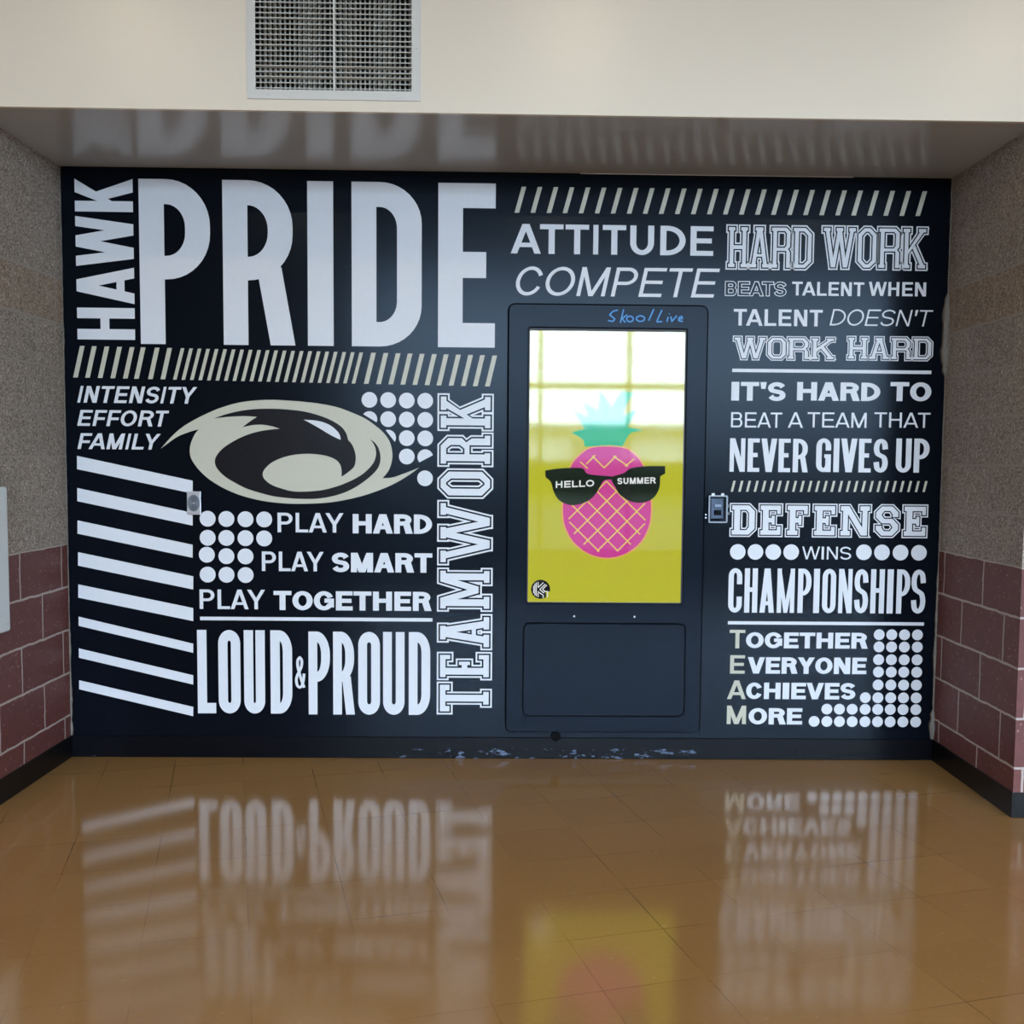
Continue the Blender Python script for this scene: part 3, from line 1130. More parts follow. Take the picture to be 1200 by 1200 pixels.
# outdoors, seen only as reflections in the screen and the floor
struct(box('ground', M['concrete'], (-40, -30, -0.25, 45, LY - 0.2, -0.12)))
struct(box('lawn', M['grass'], (-40, -70, -0.25, 45, -30, -0.12)))
bt = thing('building', 'pale flat-roofed building across the lawn, mirrored in the screen', 'building', (3, -48, -0.12))
box('wall', M['far_wall'], (-22, -54, -0.12, 30, -48, 2.9), bt)
box('roof_fascia', M['far_dark'], (-22.5, -54.5, 2.9, 30.5, -47.4, 3.25), bt)
for i in range(8):
    x = -19 + i * 6
    box('window', M['far_dark'], (x, -48.05, 1.1, x + 2.6, -47.98, 2.5), bt)

hd = thing('added_hedge', 'made-up dark green planting added to darken the mirrored foot of the pale building', 'added_hedge', (3, -44, -0.12))  # unseen planting, put in to darken the screen's reflection below the horizon
bm = bmesh.new()
res = bmesh.ops.create_grid(bm, x_segments=150, y_segments=8, size=0.5)
for v in bm.verts:
    u_, w_ = v.co.x, v.co.y
    a_ = (w_ + 0.5) * PI
    v.co = Vector((3 + u_ * 60, -44 - 0.7 * math.cos(a_) + random.uniform(-.05, .05), -0.12 + 1.55 * math.sin(a_) ** 0.4 + random.uniform(-.06, .06)))
link('foliage', bm, M['added_hedge'], hd)

# recessed ceiling lamps of the lobby
k = 0
for y in (-4.1, -7.6):
    for dx, nm in ((-2.6, 'left'), (0.4, 'middle'), (3.35, 'right')):
        x = CAM_LOC.x + dx
        t = thing('ceiling_light', 'round recessed %s ceiling lamp of the %s row' % (nm, 'nearer' if y > -5 else 'farther'), 'ceiling light', (x, y, LZ), 'recessed ceiling lamps')
        bm = bmesh.new()
        seg = 32
        prof = [(0.115, 0.0), (0.15, 0.0), (0.15, -0.012), (0.112, -0.012)]
        rr = [[bm.verts.new((x + r * math.cos(2 * PI * i / seg), y + r * math.sin(2 * PI * i / seg), LZ + z)) for r, z in prof] for i in range(seg)]
        for i in range(seg):
            for j in range(4):
                bm.faces.new([rr[i][j], rr[(i + 1) % seg][j], rr[(i + 1) % seg][(j + 1) % 4], rr[i][(j + 1) % 4]])
        link('trim_ring', bm, M['vent_paint'], t, smooth=False)
        bm = bmesh.new()
        add_cyl(bm, (x, y, LZ - 0.006), (0, 0, 1), 0.113, 0.008, 32)
        link('diffuser', bm, M['lamp'], t)

# ------------------------------------------------------------------ return-air grille in the header
vt = thing('vent_grille', 'white return-air grille with crossed louvers in the cream wall above the alcove', 'vent', (1.396, -DEP, 2.79))
yf = -DEP - 0.006
bm = bmesh.new()
OX0, OX1, OZ0, OZ1 = 1.064, 1.725, 2.794, 3.46
for c in ((OX0, VX0, OZ0, OZ1), (VX1, OX1, OZ0, OZ1), (VX0, VX1, OZ0, VZ0), (VX0, VX1, VZ1, OZ1)):
    add_box(bm, c[0], yf, c[2], c[1], -DEP + 0.003, c[3])
bmesh.ops.remove_doubles(bm, verts=bm.verts, dist=1e-5)
link('frame', bm, M['vent_paint'], vt)
bm = bmesh.new()
for c in ((VX0 - .02, .30, VZ0 - .02, VX1 + .02, .32, VZ1 + .02), (VX0 - .02, .003, VZ0 - .02, VX0, .30, VZ1 + .02), (VX1, .003, VZ0 - .02, VX1 + .02, .30, VZ1 + .02),
          (VX0, .003, VZ0 - .02, VX1, .30, VZ0), (VX0, .003, VZ1, VX1, .30, VZ1 + .02)):
    add_box(bm, c[0], -DEP + c[1], c[2], c[3], -DEP + c[4], c[5])
link('duct_box', bm, M['duct'], vt)
box('mullion', M['vent_paint'], (1.392, yf + 0.001, VZ0, 1.3995, -DEP + 0.012, VZ1), vt)
nh = 30
for i in range(nh):
    z = VZ0 + (i + 0.5) * (VZ1 - VZ0) / nh
    bm = bmesh.new()
    add_box(bm, VX0, -0.007, -0.0019, VX1, 0.007, 0.0019)
    tilt = -0.15 if i in (2, 4) else (0.12 if i % 5 == 3 else 0.33)
    bmesh.ops.rotate(bm, verts=bm.verts, cent=(0, 0, 0), matrix=Matrix.Rotation(tilt, 3, 'X'))
    bmesh.ops.translate(bm, verts=bm.verts, vec=(0, -DEP + 0.006, z))
    link('horizontal_louver', bm, M['vent_blade'], vt)
nv = 31
for i in range(nv):
    x = VX0 + (i + 0.5) * (VX1 - VX0) / nv
    bm = bmesh.new()
    add_box(bm, -0.0026, -0.011, VZ0, 0.0026, 0.011, VZ1)
    ang = 0.45 * math.sin(i * 0.42 + 0.6) + 0.12
    bmesh.ops.rotate(bm, verts=bm.verts, cent=(0, 0, 0), matrix=Matrix.Rotation(ang, 3, 'Z'))
    bmesh.ops.translate(bm, verts=bm.verts, vec=(x, -DEP + 0.032, 0))
    link('vertical_louver', bm, M['vent_blade'], vt)
for sx_, sz_ in ((1.081, 3.0), (1.708, 2.99), (1.145, 2.811), (1.645, 2.809)):
    bm = bmesh.new()
    add_cyl(bm, (sx_, yf - 0.001, sz_), (0, 1, 0), 0.004, 0.003, 12)
    link('screw', bm, M['steel'], vt)

# ------------------------------------------------------------------ left column of the mural
PRIDE_SP = [(165.3, 247.7), (262.4, 346.3), (361, 391.1), (412.4, 494), (513.2, 579.8)]
lettering('PRIDE', 'cond', (165.3, 209.5), (579.8, 407.5), 'huge white condensed PRIDE lettering at top left of the black wall', spans=PRIDE_SP, thick=(.152, .150))
lettering('HAWK', 'cond', (87.2, 209), (158.4, 397.6), 'white HAWK lettering running up the left edge, beside the giant P', rot=True,
          spans=[(397.6, 360.4), (355.6, 313), (311.6, 253), (247.7, 209)], thick=(.182, .152))


def slashes(label, lows, ytl, ybl, ytr, ybr, widths, shift, material, xspan):
    """row of leaning strokes; y given at both ends of the row"""
    r = thing('slash_row', label, 'stripe pattern', (meas(*lows[0:1], ybl)[0] if 0 else meas(lows[len(lows) // 2], ybl)[0], 0, meas(lows[0], ybl)[1]))
    qs = []
    for x, w_, s_ in zip(lows, widths, shift):
        t = (x - xspan[0]) / (xspan[1] - xspan[0])
        yt, yb = ytl + (ytr - ytl) * t, ybl + (ybr - ybl) * t
        qs.append([(x, yb), (x + w_, yb), (x + s_ + w_, yt), (x + s_, yt)])
    quad_decals(r, 'slash', qs, material)
    return r


wideA = [85.8, 99.9, 114.7, 129.5, 144.2, 157.2, 173.6, 188.2]
tight = [202.8 + 9.97 * i for i in range(22)]
wideB = [426.4, 440.9, 455.2, 469.3, 483.4, 497.7, 511.6, 525.9, 540.2, 554.1, 568.4]
slashes('long row of leaning gold slashes below the giant white lettering at left', wideA + tight + wideB, 405.4, 442.3, 416.7, 452.9,
        [5.4] * 8 + [4.1] * 22 + [5.5] * 11, [8.0] * 8 + [9.2] * 22 + [8.6] * 11, GOLD, (86, 570))

lettering('INTENSITY', 'bold', (90.2, 452.2), (231.5, 473.2), 'white italic INTENSITY lettering under the left gold slashes', italic=13)
lettering('EFFORT', 'bold', (90.2, 480.3), (198.5, 500), 'white italic EFFORT lettering, middle of the three left words', italic=13)
lettering('FAMILY', 'bold', (90.5, 507.6), (188.8, 527), 'white italic FAMILY lettering just above the sloping white bars', italic=13)

st = thing('stripe_block', 'eight white sloping bars stacked along the lower left of the black wall', 'stripe pattern', (meas(158, 838)[0], 0, meas(158, 838)[1]))
for yl0, yl1, yr0, yr1, xl in ((534.2, 549.7, 563.3, 578.3, 90.3), (571.8, 587.3, 601, 615.9, 90.6), (609.8, 625.3, 638.4, 653.6, 90.9), (647, 662.8, 675.4, 690.8, 91.5),
                               (684.8, 700.3, 712.6, 727.8, 91.8), (722.6, 733.3, 754.3, 765, 92.2), (759.8, 770.7, 791.3, 802.2, 92.5), (797.1, 807.7, 828.4, 839.2, 92.8)):
    xr = 225.8 if yr0 < 660 else 226.5
    quad_decals(st, 'stripe', [[(xl, yl1), (xr, yr1), (xr, yr0), (xl, yl0)]], WHITE)

# hawk-head emblem
A5 = lambda x, y: (180 + x / 7.0588, 450 + y / 7.0588)
A6 = lambda x, y: (340 + x / 7.0588, 450 + y / 7.0588)
em = thing('emblem', 'oval gold and black hawk-head emblem with pointed tips above the left dot grid', 'emblem', (meas(345, 530)[0], 0, meas(345, 590)[1]))
gold_px = [A5(*p) for p in ((60, 535), (130, 455), (220, 370), (330, 300), (450, 240), (560, 195), (700, 155), (850, 135), (1000, 131))] + \
          [A6(*p) for p in ((0, 138), (120, 148), (260, 165), (400, 195), (520, 240), (620, 285), (700, 340), (770, 400), (820, 470), (843, 550), (843, 630), (815, 715), (765, 780),
                            (850, 772), (930, 745), (1010, 715), (1070, 690), (980, 755), (880, 815), (760, 870), (600, 925), (440, 962), (300, 982), (150, 990), (0, 990))] + \
          [A5(*p) for p in ((1000, 980), (880, 962), (750, 930), (640, 890), (540, 840), (450, 780), (380, 715), (330, 650), (303, 590), (302, 520), (320, 460), (345, 410), (375, 375),
                            (300, 395), (200, 435), (120, 490))]
dark_px = [A5(*p) for p in ((500, 285), (600, 250), (720, 222), (850, 207), (1000, 205))] + \
          [A6(*p) for p in ((0, 213), (120, 228), (240, 260), (340, 300), (420, 350), (460, 400), (475, 440), (482, 465), (505, 490), (530, 540), (543, 600), (540, 650), (525, 690), (480, 730), (425, 768),
                            (425, 710), (410, 660), (370, 622), (290, 592), (180, 578), (80, 580), (0, 592))] + \
          [A5(*p) for p in ((1050, 615), (970, 655), (915, 710), (903, 755), (925, 795), (980, 835), (1060, 865))] + \
          [A6(*p) for p in ((20, 887), (120, 890), (250, 880), (360, 855), (470, 815), (570, 765), (640, 710), (690, 650), (710, 590), (708, 540), (690, 495), (660, 455),
                            (705, 490), (735, 540), (748, 610), (735, 680), (690, 740), (620, 800), (530, 860), (430, 905), (320, 935), (200, 950), (80, 950), (0, 945))] + \
          [A5(*p) for p in ((1000, 930), (880, 900), (770, 865), (670, 815), (590, 765), (530, 705), (507, 650), (520, 595), (570, 535), (650, 480), (750, 430), (860, 395), (960, 378), (1045, 370),
                            (980, 350), (900, 337), (820, 340), (735, 358), (790, 315), (855, 272), (760, 266), (640, 270), (560, 278))]
eye_px = [A6(*p) for p in ((112, 295), (230, 305), (320, 335), (385, 385), (412, 425), (418, 462), (340, 425), (240, 365), (160, 320))]
wallplace = lambda p, d: Vector((p[0] / 1000, -d, p[1] / 1000))
mm = lambda pts: [tuple(v * 1000 for v in meas(*p)) for p in pts]
smoothpoly = lambda pts: [tuple(v) for v in catmull(mm(pts), 4, closed=True, sharp=50)]
go, da, ey = smoothpoly(gold_px), smoothpoly(dark_px), smoothpoly(eye_px)
plate_mesh('gold_field', [go], GOLD, em, wallplace, 0.0002, T_VINYL, drop=[da], label='gold oval field')
plate_mesh('hawk_head', [da], M['hawk_black'], em, wallplace, 0.0002, T_VINYL, drop=[ey], label='dark hawk head')
plate_mesh('eye', [ey], WHITE, em, wallplace, 0.0002, T_VINYL, label='white eye')

# dots at the right of the emblem: some cut by the emblem's edge
dp = thing('dot_grid', 'white dot grid tucked behind the right shoulder of the hawk emblem', 'dot pattern', (meas(470, 470)[0], 0, meas(470, 565)[1]))
dd = [A6(*p) for p in ((656, 131), (811, 133), (965, 137), (1118, 139), (656, 290), (811, 291), (965, 294), (1118, 297), (811, 443), (965, 448), (1118, 450), (965, 600), (1118, 605), (1116, 780))]
dot_decals(dp, dd, 9.15, clips={4: (A6(600, 247), A6(720, 320)), 8: (A6(788, 378), A6(867, 480)), 12: (A6(1070, 648), A6(1180, 590))})

dp = thing('dot_grid', 'white dot grid with stepped right edge beside the small steel outlet plate', 'dot pattern', (meas(265, 640)[0], 0, meas(265, 683)[1]))
A7 = lambda x, y: (220 + x / 7.0588, 590 + y / 7.0588)
dot_decals(dp, [A7(*p) for p in ((165, 126), (320, 128), (478, 130), (633, 132), (165, 284), (320, 285), (478, 287), (633, 289), (158, 424), (320, 436), (478, 438), (165, 588), (321, 590), (479, 592))], 9.3)

def two(text1, st1, c1, text2, st2, c2, label, it1=0, it2=0, **k):
    """one slogan line set in two weights"""
    x0, z0 = meas(c1[0][0], c1[1][1])
    x1, _ = meas(*c2[1])
    r = thing('vinyl_lettering', label, 'lettering', ((x0 + x1) / 2, 0, z0))
    lettering(text1, st1, c1[0], c1[1], '', root=r, italic=it1, **k)
    lettering(text2, st2, c2[0], c2[1], '', root=r, italic=it2)
    return r

two('PLAY', 'medium', ((325.2, 600.8), (402.6, 624.2)), 'HARD', 'black', ((413.3, 602.3), (506.3, 625.7)), 'white PLAY HARD lettering, right of the top row of left dots')
two('PLAY', 'medium', ((306.8, 646.2), (379.4, 669.6)), 'SMART', 'black', ((389, 647.6), (506.6, 671.2)), 'white PLAY SMART lettering, right of the lower left dots')
two('PLAY', 'medium', ((233.8, 690.7), (310.8, 714)), 'TOGETHER', 'black', ((320.6, 692.4), (505.8, 716)), 'white PLAY TOGETHER lettering above the left thin white line')

def rule(label, p0, p1, hpx):
    (x0, z0), (x1, z1) = meas(*p0), meas(*p1)
    z = (z0 + z1) / 2
    hh = hpx / 250 / 2
    r = plate_mesh('rule_line', [[(x0 * 1000, (z - hh) * 1000), (x1 * 1000, (z - hh) * 1000), (x1 * 1000, (z + hh) * 1000), (x0 * 1000, (z + hh) * 1000)]], WHITE, None, wallplace, 0.0002, T_VINYL)
    tag(r, label, 'line')
rule('thin white line between PLAY TOGETHER and LOUD & PROUD on the black wall', (234.5, 724), (506.8, 727.1), 4.2)

r = lettering('LOUD', 'cond', (232.1, 738.1), (342.8, 836.3), 'tall white condensed LOUD & PROUD lettering at the lower left of the wall',
              spans=[(232.1, 253.5), (256.6, 282.3), (286.5, 311), (317.5, 342.8)], thick=(.110, .125))
lettering('&', 'bold', (345.6, 768.8), (358.1, 807.1), '', root=r, thick=(.082, .07), spans=[(345.6, 358.1)])
lettering('PROUD', 'cond', (361.9, 740), (504, 837.8), '', root=r, spans=[(361.9, 386.9), (390.6, 415.9), (420, 445.3), (449, 474), (479, 504)], thick=(.104, .125))

U1 = 7.6
lettering('TEAMWORK', 'slab', (512.8, 460.8), (576.3, 837.2), 'white outlined TEAMWORK lettering running up the wall, left of the screen kiosk', rot=True, outline=U1,
          spans=[(837.2, 798.7), (797, 763.7), (761.7, 719.2), (716.7, 665), (662.5, 585.8), (584.2, 548.7), (547, 507.8), (505, 460.8)], thick=(.138, .112))

# ------------------------------------------------------------------ right part of the mural
slashes('row of leaning gold slashes above ATTITUDE along the top right', [603.0 + 18.79 * i for i in range(26)], 218.9, 249.3, 224.2, 253.1,
        [5.3] * 26, [8.4] * 26, GOLD, (603, 1073))
lettering('ATTITUDE', 'bold', (598.7, 262.3), (835.6, 299.9), 'bold white ATTITUDE lettering above the screen kiosk')
lettering('COMPETE', 'reg', (601.6, 312), (843, 348.9), 'thin italic white COMPETE lettering directly above the kiosk', italic=12)

def words(parts, style, label, **k):
    """several words of one line in one style"""
    (a, b) = parts[0][1:3]
    r = thing('vinyl_lettering', label, 'lettering', (meas(a[0], b[1])[0], 0, meas(a[0], b[1])[1]))
    for t, p, q in parts:
        lettering(t, style, p, q, '', root=r, **k)
    return r

words([('HARD', (851.2, 262.9), (953.2, 317.2)), ('WORK', (962.8, 263.8), (1086.8, 317.6))], 'slab', 'tall outlined slab-serif HARD WORK lettering at the top of the right column', outline=6.0, thick=(.115, .085))
r = thing('vinyl_lettering', 'BEATS in hollow letters then bold white TALENT WHEN, under HARD WORK', 'lettering', (meas(965, 347)[0], 0, meas(965, 347)[1]))
lettering('BEATS', 'medium', (849.6, 329.2), (921.5, 347.6), '', root=r, outline=3.6, hollow=True)
lettering('TALENT', 'bold', (928.4, 330), (1012.4, 347.2), '', root=r)
lettering('WHEN', 'bold', (1018.3, 330.2), (1084.9, 347.4), '', root=r)
two('TALENT', 'bold', ((860, 362), (963.6, 382.6)), "DOESN'T", 'light', ((972.6, 362.2), (1093, 382.7)), "bold white TALENT then thin italic DOESN'T lettering in the right column", it2=12)
words([('WORK', (858.8, 393.2), (978.8, 423.4)), ('HARD', (992.2, 393.4), (1093, 423.6))], 'slab', 'wide outlined slab-serif WORK HARD lettering above the right upper line', outline=4.6, thick=(.150, .11))
rule("thin white line above IT'S HARD TO in the right column", (858, 435), (1091.4, 435.4), 4.0)
words([("IT'S", (857.3, 447.4), (920.3, 470)), ('HARD', (934.3, 447.6), (1031.2, 470.2)), ('TO', (1043.7, 447.7), (1090.9, 470.4))], 'black', "heavy white IT'S HARD TO lettering just below the right upper line")
words([('BEAT', (856.9, 483), (916.4, 501.3)), ('A', (923.6, 483), (940.9, 501.3)), ('TEAM', (946.6, 483.1), (1015.2, 501.4)), ('THAT', (1024.8, 483.2), (1089.9, 501.5))], 'reg', 'thin white BEAT A TEAM THAT lettering in the right column')
words([('NEVER', (855.6, 513.5), (946.4, 553.5)), ('GIVES', (957, 513.6), (1039.9, 553.8)), ('UP', (1050.6, 513.8), (1088.2, 554))], 'cond', 'tall condensed white NEVER GIVES UP lettering in the right column', thick=(.152, .12))
slashes('row of tiny leaning pale slashes above DEFENSE', [856.2 + 8.99 * i for i in range(26)], 563.4, 576.2, 563.8, 576.6, [2.7] * 26, [3.2] * 26, M['gold_vinyl'], (856, 1081))
lettering('DEFENSE', 'slab', (854.6, 589.3), (1086.7, 630.8), 'wide outlined slab-serif DEFENSE lettering right of the clear switch guard', outline=5.4,
          spans=[(854.6, 886.6), (888.1, 916.9), (919.5, 948.3), (951.2, 980.4), (981.9, 1020.9), (1023.1, 1054.5), (1056.3, 1086.6)], thick=(.20, .155))
dw_ = thing('dot_row', 'four white dots on each side of WINS, below DEFENSE', 'dot pattern', (meas(970, 647)[0], 0, meas(970, 655)[1]))
dot_decals(dw_, [(864.5, 646.7), (885.3, 646.8), (906.1, 646.9), (927.1, 647), (1012.3, 647.2), (1033.5, 647.4), (1055.2, 647.6), (1076.8, 647.8)], 9.1)
lettering('WINS', 'reg', (940.2, 640.4), (997.2, 655.8), 'thin white WINS lettering between two runs of dots')
lettering('CHAMPIONSHIPS', 'cond', (853, 665.8), (1083.8, 719.2), 'tall narrow white CHAMPIONSHIPS lettering above the right lower line',
          spans=[(840 + a / 4.615, 840 + b / 4.615) for a, b in ((60, 133), (147, 217), (230, 308), (323, 417), (435, 507), (520, 552), (567, 640), (655, 728), (740, 815), (828, 902), (917, 950), (968, 1040), (1047, 1125))], thick=(.116, .10))
rule('thin white line under CHAMPIONSHIPS in the right column', (853, 730), (1082.7, 731), 3.9)
for ini, rest, c0, c1, c2, c3, lab in (
        ('T', 'OGETHER', (855.2, 738), (873, 759.7), (874.4, 740.8), (1016.7, 760.2), 'white TOGETHER lettering with a taller gold T, below the right lower line'),
        ('E', 'VERYONE', (855.8, 767.8), (872.6, 789.4), (876.4, 770), (1015.1, 790), 'white EVERYONE lettering with a taller gold E in the right column'),
        ('A', 'CHIEVES', (852.4, 797.3), (874, 819.3), (874.6, 799.8), (1002.1, 819.7), 'white ACHIEVES lettering with a taller gold A in the right column'),
        ('M', 'ORE', (852, 826.9), (874, 848.5), (877.5, 829.7), (939.8, 849), 'white MORE lettering with a taller gold M at the foot of the right column')):
    r = thing('vinyl_lettering', lab, 'lettering', (meas(c0[0], c1[1])[0], 0, meas(c0[0], c1[1])[1]))
    lettering(ini, 'bold', c0, c1, '', root=r, material=GOLD)
    lettering(rest, 'black', c2, c3, '', root=r)
A8 = lambda x, y: (840 + x / 4.615, 725 + y / 4.615)
dots = []
for y, xs in ((86, (878, 946, 1015, 1085)), (152, (877, 945, 1014, 1084)), (221, (875, 944, 1013, 1083)), (288, (874, 943, 1011, 1081)), (358, (872, 941, 1010, 1079)), (427, (803, 871, 940, 1009, 1078)),
              (490, (595, 663, 732, 802, 870, 938, 1007, 1076)), (557, (526, 595, 663, 732, 801, 869, 937, 1006, 1075))):
    dots += [A8(x, y + (x - 800) * 0.006) for x in xs]
dp = thing('dot_grid', 'small white dots stepping down to the bottom right corner of the wall', 'dot pattern', (meas(1050, 800)[0], 0, meas(1050, 850)[1]))
dot_decals(dp, dots, 6.3)

# ------------------------------------------------------------------ screen kiosk
def rrect(x0, z0, x1, z1, r, n=8):
    pts = []
    for cx, cz, a0 in ((x1 - r, z1 - r, 0), (x0 + r, z1 - r, 90), (x0 + r, z0 + r, 180), (x1 - r, z0 + r, 270)):
        for i in range(n + 1):
            a = math.radians(a0 + 90 * i / n)
            pts.append(((cx + r * math.cos(a)) * 1000, (cz + r * math.sin(a)) * 1000))
    return pts

KX0, KZ0, KX1, KZ1 = 2.066, 0.135, 2.989, 2.148
SX0, SZ0, SX1, SZ1 = 2.154, 0.749, 2.899, 2.046
kk = thing('screen_kiosk', 'charcoal wall kiosk with a tall lit screen of a pineapple in sunglasses', 'kiosk', ((KX0 + KX1) / 2, 0, KZ0))
plate_mesh('gap_shade_frame', [rrect(KX0 - .008, KZ0 - .008, KX1 + .008, KZ1 + .008, 0.036)], M['kiosk_gap_shade'], kk, wallplace, 0.0, 0.002, drop=[rrect(KX0 + .01, KZ0 + .01, KX1 - .01, KZ1 - .01, .02)])  # flat dark ring painting the shade round the cabinet edge
YK = 0.018
cab = plate_mesh('cabinet', [rrect(KX0, KZ0, KX1, KZ1, 0.028)], M['kiosk'], kk, wallplace, 0.0, YK, drop=[rrect(SX0, SZ0, SX1, SZ1, 0.014)])
bv = cab.modifiers.new('bevel', 'BEVEL')
bv.width, bv.segments, bv.limit_method, bv.angle_limit = 0.004, 3, 'ANGLE', math.radians(60)
plate_mesh('screen_gap_shade', [rrect(SX0, SZ0, SX1, SZ1, 0.013)], M['kiosk_gap_shade'], kk, wallplace, 0.0, 0.010, drop=[rrect(SX0 + .0045, SZ0 + .0045, SX1 - .0045, SZ1 - .0055, 0.010)])  # dark ring painted as the shade inside the screen opening
plate_mesh('inner_bezel', [rrect(SX0 + .004, SZ0 + .004, SX1 - .004, SZ1 - .005, 0.010)], M['bezel_grey'], kk, wallplace, 0.0, 0.012, drop=[rrect(SX0 + .0095, SZ0 + .0075, SX1 - .0095, SZ1 - .016, 0.004)])
# lower access panel: dark strip painting groove shade round a raised plate
PX0, PZ1_ = meas(614, 730)
PX1, PZ0_ = meas(800, 838)
plate_mesh('groove_shade_strip', [rrect(PX0 - .006, PZ0_ - .006, PX1 + .006, PZ1_ + .006, 0.036)], M['kiosk_gap_shade'], kk, wallplace, YK - .001, YK + .0012, drop=[rrect(PX0 + .004, PZ0_ + .004, PX1 - .004, PZ1_ - .004, .028)])
lp = plate_mesh('access_panel', [rrect(PX0, PZ0_, PX1, PZ1_, 0.031)], M['kiosk'], kk, wallplace, YK - .001, YK + 0.005)
bv = lp.modifiers.new('bevel', 'BEVEL')
bv.width, bv.segments, bv.limit_method, bv.angle_limit = 0.003, 3, 'ANGLE', math.radians(60)
for p in ((672.6, 721.4), (743, 722)):
    x, z = meas(*p)
    bm = bmesh.new()
    add_cyl(bm, (x, -YK - 0.001, z), (0, 1, 0), 0.0045, 0.004, 16, r2=0.003)
    link('screw', bm, M['white_plastic'], kk, label='small bright screw')
# small dark cable knob under the cabinet
x, z = meas(651, 863)
bm = bmesh.new()
add_cyl(bm, (x, -0.006, z), (0, 1, 0), 0.022, 0.014, 24, r2=0.026)
link('bottom_lock', bm, M['lock_dark'], kk)

# the lit picture
pic = plate_mesh('display_panel', [rrect(SX0 + .004, SZ0 + .004, SX1 - .004, SZ1 - .008, 0.003)], M['scr_yellow'], kk, wallplace, 0.001, 0.003, label='lit yellow screen image')
B2 = lambda x, y: (610 + x / 5.7143, 480 + y / 5.7143)
lay_d = 0.003
def pic_part(name, polys, material, lv, drop=None, label=None):
    return plate_mesh(name, polys, material, pic, wallplace, 0.0025, lay_d + 0.0004 * lv, drop=drop, label=label)

body_px = [B2(*p) for p in ((580, 992), (700, 965), (800, 890), (855, 790), (872, 690), (868, 580), (850, 460), (810, 360), (755, 295), (690, 258), (580, 248), (470, 258), (405, 300), (350, 360), (310, 460),
                            (290, 580), (285, 690), (302, 790), (360, 890), (460, 965))]
bp_ = [tuple(v) for v in catmull(mm(body_px), 5, closed=True, sharp=70)]
cx_, cz_ = mm([B2(580, 640)])[0]
big = [(cx_ + (x - cx_) * 1.035, cz_ + (z - cz_) * 1.025) for x, z in bp_]
pic_part('fruit_outline', [big], M['scr_peach'], 1, drop=[bp_], label='peach outline of the pineapple')
# lattice, trimmed to the fruit
segs = [((440, 365), (500, 305)), ((480, 310), (560, 390)), ((560, 390), (640, 310)), ((620, 310), (720, 380)), ((400, 350), (450, 395)), ((700, 380), (760, 330))]
for sgn, offs in ((1, (-95, 35, 165, 295, 425)), (-1, (1055, 1190, 1325, 1460, 1595))):
    for i_, c_ in enumerate(offs):                 # y = sgn * x + c, trimmed to an oval inside the fruit
        ts = [t for t in range(320, 850, 2) if ((t - 580) / 262) ** 2 + ((sgn * t + c_ - 690) / 268) ** 2 < 1 and sgn * t + c_ > 478]
        if len(ts) > 10:
            segs.append(((ts[0], sgn * ts[0] + c_), (ts[-1], sgn * ts[-1] + c_)))
ln = Shape()
for a, b in segs:
    p, q = mm([B2(*a), B2(*b)])
    ln.ribbon([p, q], 6.0, 6.0, smooth=False)
pic_part('pineapple_body', [bp_], M['scr_pink'], 1, drop=None, label='pink pineapple body')
pic_part('lattice_lines', ln.p, M['scr_line'], 2, label='yellow lattice lines')
C7 = lambda x, y: (580 + x / 4.285, 340 + y / 4.285)
crown = []
for leaf in (((450, 785), (440, 750), (385, 715), (455, 700), (520, 740), (540, 785)),
             ((460, 770), (445, 690), (385, 598), (470, 640), (530, 700), (540, 785)),
             ((480, 780), (470, 650), (440, 560), (520, 610), (560, 700), (570, 785)),
             ((510, 785), (510, 640), (530, 505), (590, 600), (600, 700), (580, 785)),
             ((545, 785), (560, 650), (600, 560), (635, 510), (695, 515), (650, 600), (640, 700), (600, 785)),
             ((560, 785), (590, 690), (650, 630), (715, 598), (670, 680), (640, 785)),
             ((580, 785), (610, 720), (660, 690), (745, 705), (680, 720), (640, 785))):
    crown.append([tuple(v) for v in catmull(mm([C7(*p) for p in leaf]), 4, closed=True, sharp=50)])
pic_part('leaf_crown', crown, M['scr_green'], 1, label='green leaf crown')
lensL = [B2(*p) for p in ((165, 408), (240, 396), (330, 390), (415, 393), (445, 428), (520, 440), (600, 446), (625, 452), (622, 472), (590, 468), (555, 478), (530, 520), (490, 580), (430, 622), (340, 640), (260, 608), (222, 550), (205, 490), (180, 462), (168, 452))]
lensR = [B2(*p) for p in ((968, 378), (968, 428), (935, 446), (930, 520), (900, 580), (855, 612), (790, 624), (720, 608), (660, 565), (635, 520), (610, 476), (612, 448), (690, 425), (740, 392), (850, 378))]
gl = [[tuple(v) for v in catmull(mm(p), 4, closed=True, sharp=48)] for p in (lensL, lensR)]
pic_part('sunglasses', gl, M['scr_black'], 3, label='black sunglasses')
def pic_text(name, text, x0, y0, x1, y1, lv, slope):
    (ax, az), (bx, bz) = mm([B2(x0, y0), B2(x1, y1)])
    lay = layout(text, 'bold')
    k = (bx - ax) / lay[-1][2]
    hh = az - bz
    polys = []
    for c, a, b in lay:
        g = sans(c, (b - a) * k, hh, .22 * hh, .20 * hh)
        polys += [[(ax + a * k + p[0], bz + p[1] + slope * (a * k + p[0])) for p in q] for q in g.p]
    pic_part(name, polys, M['scr_white'], lv, label='white word on the sunglasses')
pic_text('greeting_text', 'HELLO', 236, 480, 492, 527, 5, 0.05)
pic_text('season_text', 'SUMMER', 648, 458, 905, 502, 5, 0.03)
